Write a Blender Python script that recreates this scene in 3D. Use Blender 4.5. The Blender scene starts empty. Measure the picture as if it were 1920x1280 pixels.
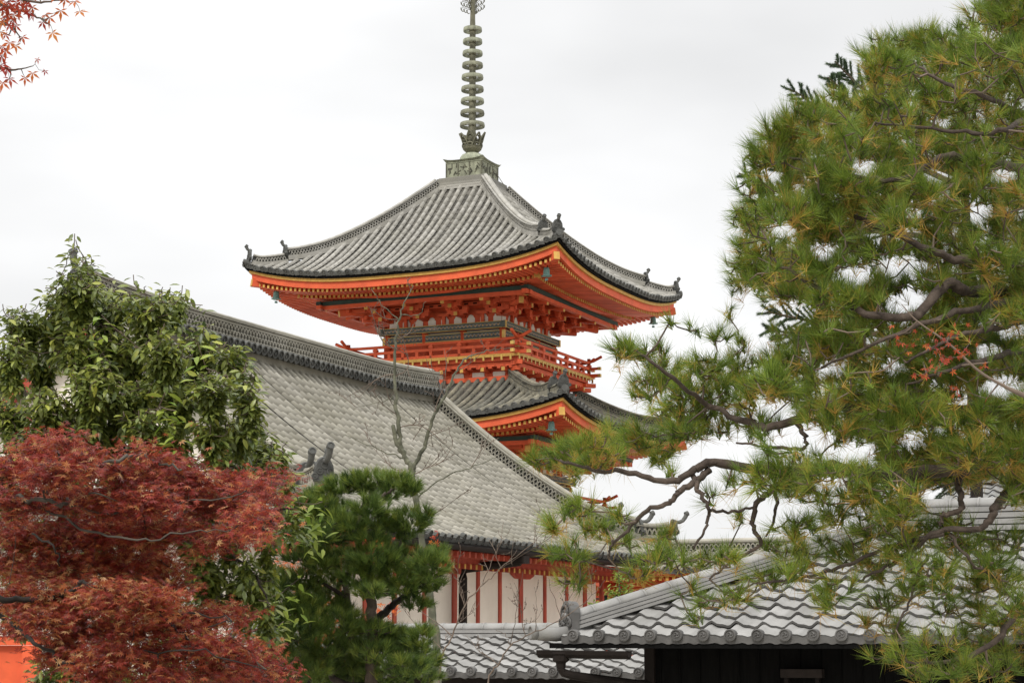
import bpy, math
import numpy as np
from mathutils import Vector, Matrix
rng = np.random.default_rng(7)
SC = bpy.context.scene
COL = SC.collection
R = math.radians

# ------------------------------------------------------------------ camera
F_PX, PITCH, CZ = 3541.0, 0.158, 3.0
cam = bpy.data.cameras.new('camera')
cam_ob = bpy.data.objects.new('camera', cam)
COL.objects.link(cam_ob)
cam.sensor_width = 36.0
cam.lens = F_PX / 1920 * 36.0
cam.clip_start, cam.clip_end = 0.1, 3000
cam_ob.location = (0, 0, CZ)
cam_ob.rotation_euler = (math.pi / 2 + PITCH, 0, 0)
SC.camera = cam_ob

# ------------------------------------------------------------------ world (overcast) and sun
SUN_EL, SUN_AZ = R(44), R(-158)          # azimuth measured from +Y towards +X
world = bpy.data.worlds.new('World')
SC.world = world
world.use_nodes = True
nt = world.node_tree
nt.nodes.clear()
def N(tree, kind, **kw):
    n = tree.nodes.new(kind)
    for k, v in kw.items():
        setattr(n, k, v)
    return n
sky = N(nt, 'ShaderNodeTexSky', sky_type='NISHITA', sun_disc=False)
sky.sun_elevation, sky.sun_rotation = SUN_EL, SUN_AZ
sky.air_density, sky.dust_density = 1.0, 4.0
tc = N(nt, 'ShaderNodeTexCoord')
sep = N(nt, 'ShaderNodeSeparateXYZ')
nt.links.new(tc.outputs['Generated'], sep.inputs[0])
zramp = N(nt, 'ShaderNodeMapRange')           # an overcast sky is brighter overhead than at the horizon
zramp.inputs['From Min'].default_value, zramp.inputs['From Max'].default_value = 0.36, 1.0
zramp.inputs['To Min'].default_value, zramp.inputs['To Max'].default_value = 7.2, 21.0
nt.links.new(sep.outputs['Z'], zramp.inputs['Value'])
mp = N(nt, 'ShaderNodeMapping'); mp.inputs['Scale'].default_value = (1.0, 1.0, 2.6)
nt.links.new(tc.outputs['Generated'], mp.inputs['Vector'])
cl = N(nt, 'ShaderNodeTexNoise'); cl.inputs['Scale'].default_value = 3.2
cl.inputs['Detail'].default_value = 4.0; cl.inputs['Roughness'].default_value = 0.45
nt.links.new(mp.outputs[0], cl.inputs['Vector'])
cr = N(nt, 'ShaderNodeMapRange')
cr.inputs['From Min'].default_value, cr.inputs['From Max'].default_value = 0.3, 0.7
cr.inputs['To Min'].default_value, cr.inputs['To Max'].default_value = 0.70, 0.98
nt.links.new(cl.outputs['Fac'], cr.inputs['Value'])
mul = N(nt, 'ShaderNodeMath', operation='MULTIPLY')
nt.links.new(zramp.outputs[0], mul.inputs[0]); nt.links.new(cr.outputs[0], mul.inputs[1])
cc = N(nt, 'ShaderNodeCombineColor')
for k in range(3):
    nt.links.new(mul.outputs[0], cc.inputs[k])
mx = N(nt, 'ShaderNodeMix', data_type='RGBA'); mx.inputs[0].default_value = 0.96
nt.links.new(sky.outputs[0], mx.inputs[6]); nt.links.new(cc.outputs[0], mx.inputs[7])
bg = N(nt, 'ShaderNodeBackground'); bg.inputs['Strength'].default_value = 0.1
nt.links.new(mx.outputs[2], bg.inputs['Color'])
wo = N(nt, 'ShaderNodeOutputWorld'); nt.links.new(bg.outputs[0], wo.inputs['Surface'])

sun = bpy.data.lights.new('sun', 'SUN'); sun.energy = 1.5; sun.angle = R(14); sun.color = (1, 0.96, 0.9)
sun_ob = bpy.data.objects.new('sun', sun); COL.objects.link(sun_ob)
sd = Vector((math.sin(SUN_AZ) * math.cos(SUN_EL), math.cos(SUN_AZ) * math.cos(SUN_EL), math.sin(SUN_EL)))
sun_ob.rotation_euler = (-sd).to_track_quat('-Z', 'Y').to_euler()
sun_ob.location = (-20, -30, 60)

SC.view_settings.view_transform = 'Standard'
SC.view_settings.look = 'None'
SC.view_settings.exposure = 0.7
SC.view_settings.gamma = 1.0
SC.view_settings.use_curve_mapping = False
SC.render.engine = 'CYCLES'
SC.cycles.max_bounces = 6
SC.cycles.transparent_max_bounces = 8

# ------------------------------------------------------------------ pixel helpers: a pixel of the photograph (1920 x 1280) to a point
CP, SP = math.cos(PITCH), math.sin(PITCH)
def ray(x, y):
    X, U = (x - 960) / F_PX, (640 - y) / F_PX
    return np.array([X, CP - U * SP, SP + U * CP])
def at(x, y, Y):                                  # the point seen at a pixel, Y metres ahead
    v = ray(x, y)
    return v * (Y / v[1]) + np.array([0, 0, CZ])
PHI = 0.42                                        # every building here shares the precinct's two axes
UN = np.array([math.cos(PHI), -math.sin(PHI), 0.])   # to the right and nearer
UU = np.array([math.sin(PHI), math.cos(PHI), 0.])    # to the right and away
def hit(x, y, p0, nrm):                           # a pixel's ray against a plane
    v = ray(x, y); o = np.array([0, 0, CZ])
    return o + v * (((p0 - o) @ nrm) / (v @ nrm))

# ------------------------------------------------------------------ materials
def S(r, g, b):
    f = lambda c: (c / 255 / 12.92) if c / 255 <= 0.04045 else ((c / 255 + 0.055) / 1.055) ** 2.4
    return (f(r), f(g), f(b))
def material(name, ramp, rough=0.8, noise=6.0, amt=0.25, trans=0.0, spec=0.3, bump=0.0, bscale=40.0, streak=None, metal=0.0, coarse=None):
    """ramp: list of (position, linear colour) read by the 'tint' attribute; noise multiplies it."""
    m = bpy.data.materials.new(name); m.use_nodes = True
    t = m.node_tree; t.nodes.clear()
    out = N(t, 'ShaderNodeOutputMaterial')
    b = N(t, 'ShaderNodeBsdfPrincipled')
    b.inputs['Roughness'].default_value = rough
    b.inputs['Specular IOR Level'].default_value = spec
    b.inputs['Metallic'].default_value = metal
    at_ = N(t, 'ShaderNodeAttribute', attribute_name='tint')
    r = N(t, 'ShaderNodeValToRGB')
    el = r.color_ramp.elements
    while len(el) < len(ramp):
        el.new(0.5)
    for e, (p, c) in zip(el, ramp):
        e.position = p; e.color = (*c, 1)
    t.links.new(at_.outputs['Fac'], r.inputs['Fac'])
    co = N(t, 'ShaderNodeTexCoord')
    vec = co.outputs['Object']
    if streak:
        mpn = N(t, 'ShaderNodeMapping'); mpn.inputs['Scale'].default_value = streak
        t.links.new(vec, mpn.inputs['Vector']); vec2 = mpn.outputs[0]
    else:
        vec2 = vec
    nz = N(t, 'ShaderNodeTexNoise'); nz.inputs['Scale'].default_value = noise
    nz.inputs['Detail'].default_value = 6.0; nz.inputs['Roughness'].default_value = 0.65
    t.links.new(vec2, nz.inputs['Vector'])
    mr = N(t, 'ShaderNodeMapRange')
    mr.inputs['From Min'].default_value, mr.inputs['From Max'].default_value = 0.3, 0.7
    mr.inputs['To Min'].default_value, mr.inputs['To Max'].default_value = 1 - amt, 1 + amt * 0.6
    t.links.new(nz.outputs['Fac'], mr.inputs['Value'])
    mu = N(t, 'ShaderNodeMix', data_type='RGBA', blend_type='MULTIPLY'); mu.inputs[0].default_value = 1.0
    t.links.new(r.outputs['Color'], mu.inputs[6]); t.links.new(mr.outputs[0], mu.inputs[7])
    if coarse:
        n2 = N(t, 'ShaderNodeTexNoise'); n2.inputs['Scale'].default_value = coarse[0]; n2.inputs['Detail'].default_value = 8; n2.inputs['Roughness'].default_value = .7
        t.links.new(vec, n2.inputs['Vector'])
        m2 = N(t, 'ShaderNodeMapRange'); m2.inputs['From Min'].default_value, m2.inputs['From Max'].default_value = .42, .62
        t.links.new(n2.outputs['Fac'], m2.inputs['Value'])
        m3 = N(t, 'ShaderNodeMath', operation='MULTIPLY'); m3.inputs[1].default_value = coarse[1]; t.links.new(m2.outputs[0], m3.inputs[0])
        mu2 = N(t, 'ShaderNodeMix', data_type='RGBA'); t.links.new(m3.outputs[0], mu2.inputs[0])
        t.links.new(mu.outputs[2], mu2.inputs[6]); mu2.inputs[7].default_value = (*coarse[2], 1); mu = mu2
    t.links.new(mu.outputs[2], b.inputs['Base Color'])
    if bump:
        nb = N(t, 'ShaderNodeTexNoise'); nb.inputs['Scale'].default_value = bscale; nb.inputs['Detail'].default_value = 5
        t.links.new(vec, nb.inputs['Vector'])
        bp = N(t, 'ShaderNodeBump'); bp.inputs['Strength'].default_value = bump; bp.inputs['Distance'].default_value = 0.02
        t.links.new(nb.outputs['Fac'], bp.inputs['Height']); t.links.new(bp.outputs[0], b.inputs['Normal'])
    surf = b.outputs[0]
    if trans:
        tr = N(t, 'ShaderNodeBsdfTranslucent'); t.links.new(mu.outputs[2], tr.inputs['Color'])
        ms = N(t, 'ShaderNodeMixShader'); ms.inputs[0].default_value = trans
        t.links.new(surf, ms.inputs[1]); t.links.new(tr.outputs[0], ms.inputs[2]); surf = ms.outputs[0]
    t.links.new(surf, out.inputs['Surface'])
    return m
def two(a, b): return [(0.0, a), (1.0, b)]
M = {}
M['tile'] = material('roof_tile', [(0, (.14, .135, .12)), (.45, (.265, .256, .232)), (1, (.39, .376, .342))], .72, 1.6, .2, bump=.3, coarse=(.9, .35, (.17, .16, .12)))
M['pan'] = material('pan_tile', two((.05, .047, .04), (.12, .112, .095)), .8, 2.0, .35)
M['tile_old'] = material('mossy_roof_tile', [(0, (.06, .058, .05)), (.4, (.14, .135, .11)), (.75, (.25, .23, .17)), (1, (.33, .31, .25))], .78, 2.2, .5, bump=.3)
M['tile_dark'] = material('dark_tile_end', two((.045, .046, .042), (.12, .12, .11)), .7, 9, .35)  # eave ends: algae, plus their overcast shade put into a darker colour
M['tile_hall'] = material('weathered_hall_tile', [(0, (.12, .112, .09)), (.3, (.225, .212, .175)), (1, (.36, .342, .295))], .8, .8, .3, bump=.3, coarse=(.55, .45, (.15, .14, .10)))
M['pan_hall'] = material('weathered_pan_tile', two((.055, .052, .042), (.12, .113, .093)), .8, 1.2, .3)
M['tile_new'] = material('smooth_grey_tile', [(0, (.18, .177, .169)), (.5, (.24, .236, .227)), (1, (.30, .295, .284))], .75, 3.0, .2, spec=.15, bump=.15, coarse=(1.3, .3, (.17, .165, .145)))
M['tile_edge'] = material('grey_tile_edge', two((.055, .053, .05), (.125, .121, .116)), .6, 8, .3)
M['red'] = material('vermilion_paint', two((.56, .082, .028), (.70, .13, .05)), .6, 3, .22, spec=.25, coarse=(1.1, .3, (.36, .06, .03)))
M['red_wall'] = material('dull_red_paint', two((.32, .055, .035), (.44, .085, .05)), .65, 3, .25)
M['ochre'] = material('ochre_paint', two((.44, .245, .05), (.58, .35, .09)), .6, 5, .25)
M['gold'] = material('gilt_metal', two((.5, .32, .08), (.65, .45, .14)), .4, 9, .3, metal=.5)
M['green'] = material('dark_green_paint', two((.012, .028, .022), (.03, .06, .046)), .6, 6, .3)
M['band'] = material('grey_green_band', two((.06, .078, .068), (.13, .155, .135)), .65, 5, .35)
M['plaster'] = material('cream_plaster', two((.70, .65, .57), (.79, .745, .67)), .85, .7, .13, streak=(1, 1, .35), coarse=(.8, .22, (.45, .40, .32)))
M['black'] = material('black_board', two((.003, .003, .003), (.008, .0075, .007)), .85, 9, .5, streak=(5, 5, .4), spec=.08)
M['timber'] = material('dark_weathered_timber', two((.008, .006, .005), (.026, .02, .017)), .75, 7, .4, spec=.15)
M['bronze'] = material('verdigris_bronze', [(0, (.045, .044, .032)), (.5, (.145, .14, .095)), (1, (.30, .32, .235))], .65, 6, .5, metal=.15, streak=(1, 1, .5))
M['bell'] = material('green_copper_bell', two((.1, .2, .18), (.2, .36, .33)), .6, 12, .4)
M['needle'] = material('pine_needle', [(0, (.035, .06, .011)), (.3, (.095, .155, .02)), (.62, (.19, .265, .032)), (.76, (.29, .31, .045)), (.86, (.40, .27, .045)), (1, (.45, .25, .06))], .5, .9, .2, trans=.34, spec=.35)
M['needle_dark'] = material('clipped_pine_needle', [(0, (.022, .048, .012)), (.5, (.11, .17, .03)), (.85, (.23, .275, .045)), (1, (.32, .33, .06))], .5, .9, .2, trans=.32, spec=.35)
M['needle_fir'] = material('fir_needle', two((.04, .07, .035), (.11, .16, .085)), .55, 2, .25, trans=.3)
M['leaf'] = material('glossy_evergreen_leaf', [(0, (.045, .075, .018)), (.5, (.165, .205, .045)), (.8, (.28, .31, .058)), (1, (.40, .42, .07))], .36, 2, .3, trans=.34, spec=.5)
M['leaf_young'] = material('young_green_leaf', two((.12, .2, .02), (.3, .36, .06)), .5, 2, .2, trans=.35)
M['maple'] = material('red_maple_leaf', [(0, (.10, .015, .014)), (.4, (.29, .032, .024)), (.62, (.40, .078, .032)), (.82, (.47, .18, .052)), (1, (.56, .35, .16))], .42, 1.2, .3, trans=.4, spec=.5)
M['maple_orange'] = material('orange_maple_leaf', [(0, (.35, .04, .02)), (.6, (.6, .13, .02)), (1, (.7, .26, .04))], .5, 2, .25, trans=.4)
M['maple_sprig'] = material('rust_maple_leaf', [(0, (.28, .025, .02)), (.55, (.42, .07, .025)), (1, (.55, .2, .04))], .5, 2, .25, trans=.4)
M['bark'] = material('pine_bark', two((.022, .016, .013), (.085, .064, .05)), .9, 14, .5, bump=.8, bscale=30)
M['bark_grey'] = material('lichen_bark', two((.05, .052, .034), (.15, .15, .105)), .9, 9, .55, bump=.6, bscale=25)
M['twig'] = material('brown_twig', two((.06, .042, .03), (.17, .13, .1)), .85, 9, .3)
M['maple_bark'] = material('maple_bark', two((.018, .014, .012), (.10, .088, .07)), .85, 5, .5)
M['earth'] = material('pale_gravel', two((.34, .32, .27), (.48, .45, .39)), .95, .8, .4, bump=.3)
M['stone'] = material('podium_stone', two((.22, .21, .19), (.34, .33, .3)), .9, 2, .3)

# ------------------------------------------------------------------ mesh accumulator
class G:
    def __init__(s): s.v = []; s.f = {}; s.t = []; s.n = 0
    def add(s, V, Fc, tint=0.5):
        V = np.asarray(V, float).reshape(-1, 3)
        if isinstance(Fc, np.ndarray): Fc = [Fc]
        else:
            d = {}
            for f in Fc: d.setdefault(len(f), []).append(f)
            Fc = [np.array(x) for x in d.values()]
        for A in Fc:
            s.f.setdefault(A.shape[1], []).append(A + s.n)
        s.v.append(V)
        s.t.append(np.broadcast_to(np.asarray(tint, float), (len(V),)))
        s.n += len(V)
        return s
    def build(s, name, mat, parent=None, smooth=False, world=False):
        V = np.concatenate(s.v) if s.v else np.zeros((0, 3)); T = np.concatenate(s.t) if s.t else np.zeros(0)
        if world and parent is not None: V = V - np.array(parent.location)
        me = bpy.data.meshes.new(name)
        me.vertices.add(len(V)); me.vertices.foreach_set('co', V.astype(np.float32).ravel())
        loops, starts, k = [], [], 0
        for n_, L in s.f.items():
            A = np.concatenate(L); loops.append(A.ravel()); starts.append(k + np.arange(len(A)) * n_); k += A.size
        lp = np.concatenate(loops).astype(np.int32); st = np.concatenate(starts).astype(np.int32)
        me.loops.add(len(lp)); me.loops.foreach_set('vertex_index', lp)
        me.polygons.add(len(st)); me.polygons.foreach_set('loop_start', st)
        me.polygons.foreach_set('use_smooth', np.full(len(st), smooth))
        a = me.attributes.new('tint', 'FLOAT', 'POINT'); a.data.foreach_set('value', T.astype(np.float32))
        me.update(calc_edges=True); me.validate()
        me.materials.append(mat)
        o = bpy.data.objects.new(name, me); COL.objects.link(o)
        if parent is not None: o.parent = parent
        return o
    def obox(s, c, ax, half, tint=None):           # box from centre, three axes (rows) and half sizes
        ax = np.asarray(ax, float); h = np.asarray(half, float)
        sg = np.array([[i, j, k] for i in (-1, 1) for j in (-1, 1) for k in (-1, 1)])
        V = np.asarray(c, float) + (sg * h) @ ax
        Fc = np.array([[0, 1, 3, 2], [4, 6, 7, 5], [0, 4, 5, 1], [2, 3, 7, 6], [0, 2, 6, 4], [1, 5, 7, 3]])
        return s.add(V, Fc, rng.random() if tint is None else tint)
    def box(s, lo, hi, tint=None):
        lo, hi = np.array(lo, float), np.array(hi, float)
        return s.obox((lo + hi) / 2, np.eye(3), abs(hi - lo) / 2, tint)
    def bar(s, a, b, w, h, tint=None, up=(0, 0, 1), drop=0.0):   # a beam from a to b, its top face 'drop' above the axis
        a, b = np.array(a, float), np.array(b, float); d = b - a; L = np.linalg.norm(d); d /= L
        l = np.cross(up, d); l /= np.linalg.norm(l); u = np.cross(d, l)
        return s.obox((a + b) / 2 + u * drop, [d, l, u], [L / 2, w / 2, h / 2], tint)
    def tube(s, P, r, k=6, tint=None, caps=True):
        P = np.asarray(P, float); n_ = len(P); r = np.broadcast_to(np.asarray(r, float), (n_,))
        T = np.gradient(P, axis=0); T /= np.linalg.norm(T, axis=1)[:, None] + 1e-12
        ref = np.array([0.13, 0.21, 1.0]) if abs(T[:, 2]).mean() < .8 else np.array([1.0, 0.2, 0.1])
        A = np.cross(T, ref); A /= np.linalg.norm(A, axis=1)[:, None] + 1e-12
        B = np.cross(T, A)
        th = np.arange(k) * 2 * math.pi / k
        V = P[:, None] + r[:, None, None] * (np.cos(th)[None, :, None] * A[:, None] + np.sin(th)[None, :, None] * B[:, None])
        i, j = np.meshgrid(np.arange(n_ - 1), np.arange(k), indexing='ij'); j2 = (j + 1) % k
        Q = np.stack([i * k + j, i * k + j2, (i + 1) * k + j2, (i + 1) * k + j], -1).reshape(-1, 4)
        fl = [Q]
        if caps: fl.append(np.array([np.arange(k)[::-1], (n_ - 1) * k + np.arange(k)]))
        V = V.reshape(-1, 3)
        t = rng.random() if tint is None else tint
        s.v.append(V); s.t.append(np.full(len(V), t) if np.ndim(t) == 0 else np.repeat(t, k))
        for A_ in fl: s.f.setdefault(A_.shape[1], []).append(A_ + s.n)
        s.n += len(V); return s
    def lathe(s, c, prof, k=20, tint=.5, ax=(0, 0, 1)):     # prof: list of (radius, height)
        ax = np.array(ax, float); ax /= np.linalg.norm(ax)
        a = np.cross(ax, [0.3, 1, 0.1]); a /= np.linalg.norm(a); b = np.cross(ax, a)
        th = np.arange(k) * 2 * math.pi / k
        V = np.array([np.asarray(c) + r * (math.cos(x) * a + math.sin(x) * b) + h * ax for r, h in prof for x in th])
        n_ = len(prof); fc = [[i * k + j, i * k + (j + 1) % k, (i + 1) * k + (j + 1) % k, (i + 1) * k + j] for i in range(n_ - 1) for j in range(k)]
        fc.append(list(range(k))[::-1]); fc.append(list(range((n_ - 1) * k, n_ * k)))
        return s.add(V, fc, tint)
    def sweep(s, P, prof, tint=.5, up=(0, 0, 1), caps=True, closed=True):   # prof: (lateral, up) outline swept along P, sections kept upright
        P = np.asarray(P, float); pr = np.asarray(prof, float); n_, k = len(P), len(pr)
        T = np.gradient(P, axis=0); T /= np.linalg.norm(T, axis=1)[:, None]
        L = np.cross(np.array(up, float), T); L /= np.linalg.norm(L, axis=1)[:, None]; U = np.cross(T, L)
        V = (P[:, None] + pr[None, :, 0, None] * L[:, None] + pr[None, :, 1, None] * U[:, None]).reshape(-1, 3)
        kk = k if closed else k - 1
        i, j = np.meshgrid(np.arange(n_ - 1), np.arange(kk), indexing='ij'); j2 = (j + 1) % k
        fl = [np.stack([i * k + j, i * k + j2, (i + 1) * k + j2, (i + 1) * k + j], -1).reshape(-1, 4)]
        if caps and closed: fl.append(np.array([np.arange(k)[::-1], (n_ - 1) * k + np.arange(k)]))
        t = np.asarray(tint, float); t = np.full(len(V), t) if t.ndim == 0 else np.repeat(t, k)
        s.v.append(V); s.t.append(t)
        for A_ in fl: s.f.setdefault(A_.shape[1], []).append(A_ + s.n)
        s.n += len(V); return s

def empty(name, loc, rz=0.0, label=None, cat=None, group=None):
    o = bpy.data.objects.new(name, None); COL.objects.link(o)
    o.location = tuple(loc); o.rotation_euler = (0, 0, rz); o.empty_display_size = .2
    if label: o['label'] = label; o['category'] = cat
    if group: o['group'] = group
    return o

# ------------------------------------------------------------------ ground
g = G()
xs = np.r_[-1500, -400, np.linspace(-60, 60, 41), 400, 1500]; ys = np.r_[-300, -40, np.linspace(-10, 110, 41), 500, 2000]
X, Y = np.meshgrid(xs, ys); Z = 0.05 * np.sin(X * .31) * np.cos(Y * .23) - .06
n0, n1 = X.shape; i, j = np.meshgrid(np.arange(n0 - 1), np.arange(n1 - 1), indexing='ij')
g.add(np.stack([X, Y, Z], -1), np.stack([i * n1 + j, i * n1 + j + 1, (i + 1) * n1 + j + 1, (i + 1) * n1 + j], -1).reshape(-1, 4), rng.random(X.size))
gr = g.build('ground', M['earth']); gr['kind'] = 'structure'

# ------------------------------------------------------------------ tiled roofs (round cover tiles over pan tiles, as geometry)
def half_tube(gr_, P, side, nrm, r, step_t, taper=.85):
    """cover tiles along P: each tile its own short half pipe, a little wider at its lower end"""
    n_ = len(P) - 1; th = np.linspace(0, math.pi, 6)
    c, s_ = np.cos(th), np.sin(th)
    r0, r1 = r * taper, r
    V = np.empty((n_, 2, 6, 3))
    for e, rr in ((0, r0), (1, r1)):
        B = P[e:n_ + e]
        V[:, e] = B[:, None] + rr * (c[None, :, None] * side[None, None] + s_[None, :, None] * nrm[e:n_ + e, None])
    k = np.arange(5)
    q = np.stack([k, k + 1, 6 + k + 1, 6 + k], -1)
    Q = (q[None] + 12 * np.arange(n_)[:, None, None]).reshape(-1, 4)
    endcap = (np.array([6, 7, 8, 9, 10, 11])[None] + 12 * np.arange(n_)[:, None])
    gr_.add(V.reshape(-1, 3), Q, np.repeat(step_t, 12))
    gr_.f.setdefault(6, []).append(endcap + gr_.n - 12 * n_)

def tile_roof(gc, gp, ge, pt, cols, m0, m1, nlen, side, spacing, r, lift_n=0.02, ends=True, er=None):
    """cols: positions along the eave; m0/m1(v): start and end of the slope there; pt(v,m): point; nlen: tiles on a full slope"""
    side = np.asarray(side, float)
    for v in cols:
        a, b = m0(v), m1(v)
        n_ = max(2, int(round((b - a) * nlen)))
        mm = np.linspace(a, b, n_ + 1)
        P = np.array([pt(v, x) for x in mm]) + side * rng.normal() * .008 + np.array([0, 0, .012 * rng.normal()])
        T = np.gradient(P, axis=0); Nn = np.cross(side, T); Nn *= np.sign(Nn[:, 2:3]); Nn /= np.linalg.norm(Nn, axis=1)[:, None]
        half_tube(gc, P + Nn * lift_n, side, Nn, r, np.clip(.55 + .07 * rng.normal(size=n_) + .08 * rng.normal(), 0, 1))
        # pan tiles between this column and the next: each a stepped quad with a lip
        v2 = v + spacing
        a2 = max(a, m0(v2)); n2 = max(1, int(round((b - a2) * nlen * 1.25)))
        m2 = np.linspace(a2, b, n2 + 1)
        if a2 < b - .01:
            A = np.array([pt(v, x) for x in m2]); B = np.array([pt(v2, x) for x in m2])
            C = (A + B) / 2 - np.array([0, 0, .045])
            up = np.array([0, 0, .03])
            V = np.stack([A[:-1], C[:-1], B[:-1], A[1:] + up, C[1:] + up, B[1:] + up, A[1:], C[1:], B[1:]], 1).reshape(-1, 3)
            q = np.array([[0, 1, 4, 3], [1, 2, 5, 4], [3, 4, 7, 6], [4, 5, 8, 7]])
            gp.add(V, (q[None] + 9 * np.arange(n2)[:, None, None]).reshape(-1, 4), np.repeat(rng.random(n2), 9))
        if ends:
            d = T[-1] / np.linalg.norm(T[-1]); c = P[-1] + Nn[-1] * lift_n; rr = er or r * 1.15
            tt = .25 + .5 * rng.random()
            ge.lathe(c - d * .03, [(rr, 0), (rr, .075), (rr * .8, .076), (rr * .78, .06), (rr * .3, .06), (rr * .25, .075)], 10, tt, ax=d)
            c2 = (pt(v, b) + pt(v2, b)) / 2
            ge.obox(c2 + np.array([0, 0, -.02]) + d * .02, [side, d, np.cross(side, d)], [spacing * .5 - rr * .7, .02, .045], tt * .8)

def ridge_body(gl, gd, gc, P, w, h, cap=.09, courses=2, wave=.11):
    """built-up ridge: plain courses at foot and head, a band of pierced wave tiles between, a round cap on top"""
    b = h * .14
    gl.sweep(P, [(-w / 2 - .03, -.12), (-w / 2 - .03, b), (w / 2 + .03, b), (w / 2 + .03, -.12)], .35 + .3 * rng.random(len(P)))
    gd.sweep(P, [(-w / 2 + .03, b), (-w / 2 + .03, h * .8), (w / 2 - .03, h * .8), (w / 2 - .03, b)], .1)
    for k in range(2):
        z0 = h * (.8 + .1 * k); e = .02 + .025 * k
        gl.sweep(P, [(-w / 2 - e, z0), (-w / 2 - e, z0 + h * .085), (w / 2 + e, z0 + h * .085), (w / 2 + e, z0)], .3 + .3 * rng.random(len(P)))
    th = np.linspace(0, math.pi, 7)
    prof = [(-cap * math.cos(t), h * .97 + cap * math.sin(t)) for t in th]
    gc.sweep(P, prof, .4 + .5 * rng.random(len(P)))
    # wave tiles: rows of little arches standing proud of the dark band
    seg = np.linalg.norm(np.diff(P, axis=0), axis=1); cum = np.r_[0, np.cumsum(seg)]; L = cum[-1]
    rows = courses; rh = (h * .8 - b) / rows
    T = np.gradient(P, axis=0); T /= np.linalg.norm(T, axis=1)[:, None]
    for row in range(rows):
        q = np.arange(wave * (.5 if row % 2 else 1), L - wave * .5, wave)
        for s_ in q:
            c = np.array([np.interp(s_, cum, P[:, a]) for a in range(3)]); t = np.array([np.interp(s_, cum, T[:, a]) for a in range(3)])
            l = np.cross([0, 0, 1], t); l /= np.linalg.norm(l); u = np.cross(t, l)
            for sg in (-1, 1):
                o = c + u * (b + rh * row + .01) + sg * l * (w / 2 - .02)
                an = np.linspace(0, math.pi, 6)
                ro, ri = wave * .5, wave * .3
                V = [o + t * ro * math.cos(x) + u * rh * .95 * math.sin(x) for x in an] + [o + t * ri * math.cos(x) + u * rh * .6 * math.sin(x) for x in an]
                V += [p + sg * l * .035 for p in V]
                fc = []
                for k in range(5):
                    fc += [(12 + k, 12 + k + 1, 18 + k + 1, 18 + k), (k, k + 1, 12 + k + 1, 12 + k), (6 + k, 6 + k + 1, 18 + k + 1, 18 + k)]
                gl.add(V, np.array(fc), .25 + .5 * rng.random())

def ridge_ornament(g_, p, d, sc, horn_up=.8, horn_len=.55):
    """demon-board tile: a shouldered plaque with scrolls, and a round tile thrust out over it"""
    d = np.array([d[0], d[1], 0.]); d /= np.linalg.norm(d); l = np.cross([0, 0, 1], d); u = np.array([0, 0, 1.])
    pr = [(-.5, -.3), (-.62, .0), (-.5, .12), (-.46, .5), (-.3, .78), (-.12, .9), (.12, .9), (.3, .78), (.46, .5), (.5, .12), (.62, .0), (.5, -.3)]
    V = [p + l * a * sc + u * b * sc for a, b in pr] + [p + l * a * sc * .92 + u * b * sc * .95 + d * .22 * sc for a, b in pr]
    n_ = len(pr); fc = [tuple(range(n_))[::-1], tuple(range(n_, 2 * n_))] + [(k, (k + 1) % n_, n_ + (k + 1) % n_, n_ + k) for k in range(n_)]
    g_.add(V, fc, .25)
    for a, b, r_ in ((-.25, .2, .17), (.25, .2, .17), (0, .5, .2), (-.5, -.05, .16), (.5, -.05, .16)):
        c = p + l * a * sc + u * b * sc + d * .2 * sc
        g_.lathe(c, [(r_ * sc, 0), (r_ * sc, .07 * sc), (r_ * .75 * sc, .075 * sc), (r_ * .7 * sc, .04 * sc), (r_ * .3 * sc, .04 * sc), (r_ * .25 * sc, .08 * sc)], 10, .4, ax=d)
    a = p + u * .75 * sc - d * .1 * sc; hd = d * (1 - abs(horn_up) * .6) + u * horn_up; hd /= np.linalg.norm(hd)
    b = a + hd * horn_len
    g_.tube(np.array([a + (b - a) * t - u * horn_len * .22 * math.sin(math.pi * t) + d * horn_len * .12 * math.sin(math.pi * t) for t in np.linspace(0, 1, 6)]), np.linspace(.12, .165, 6) * sc, 10, .6)
    g_.lathe(b, [(.19 * sc, -.05), (.19 * sc, .03), (.13 * sc, .035), (.12 * sc, .02)], 10, .45, ax=hd)

# ------------------------------------------------------------------ the pagoda
PC = np.array([-1.3, 60.0])
pagoda = empty('pagoda', (PC[0], PC[1], 0), -PHI, 'vermilion three storey pagoda with grey tiled roofs and a tall ringed bronze spire', 'pagoda')
OUT = [np.array(v, float) for v in ((0, -1, 0), (1, 0, 0), (0, 1, 0), (-1, 0, 0))]     # the four faces: 0 and 1 face the camera
ALO = [np.array(v, float) for v in ((1, 0, 0), (0, 1, 0), (-1, 0, 0), (0, -1, 0))]
Zu = np.array([0, 0, 1.])
def sq(q, v, z, k): return OUT[k] * q + ALO[k] * v + Zu * z

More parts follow.
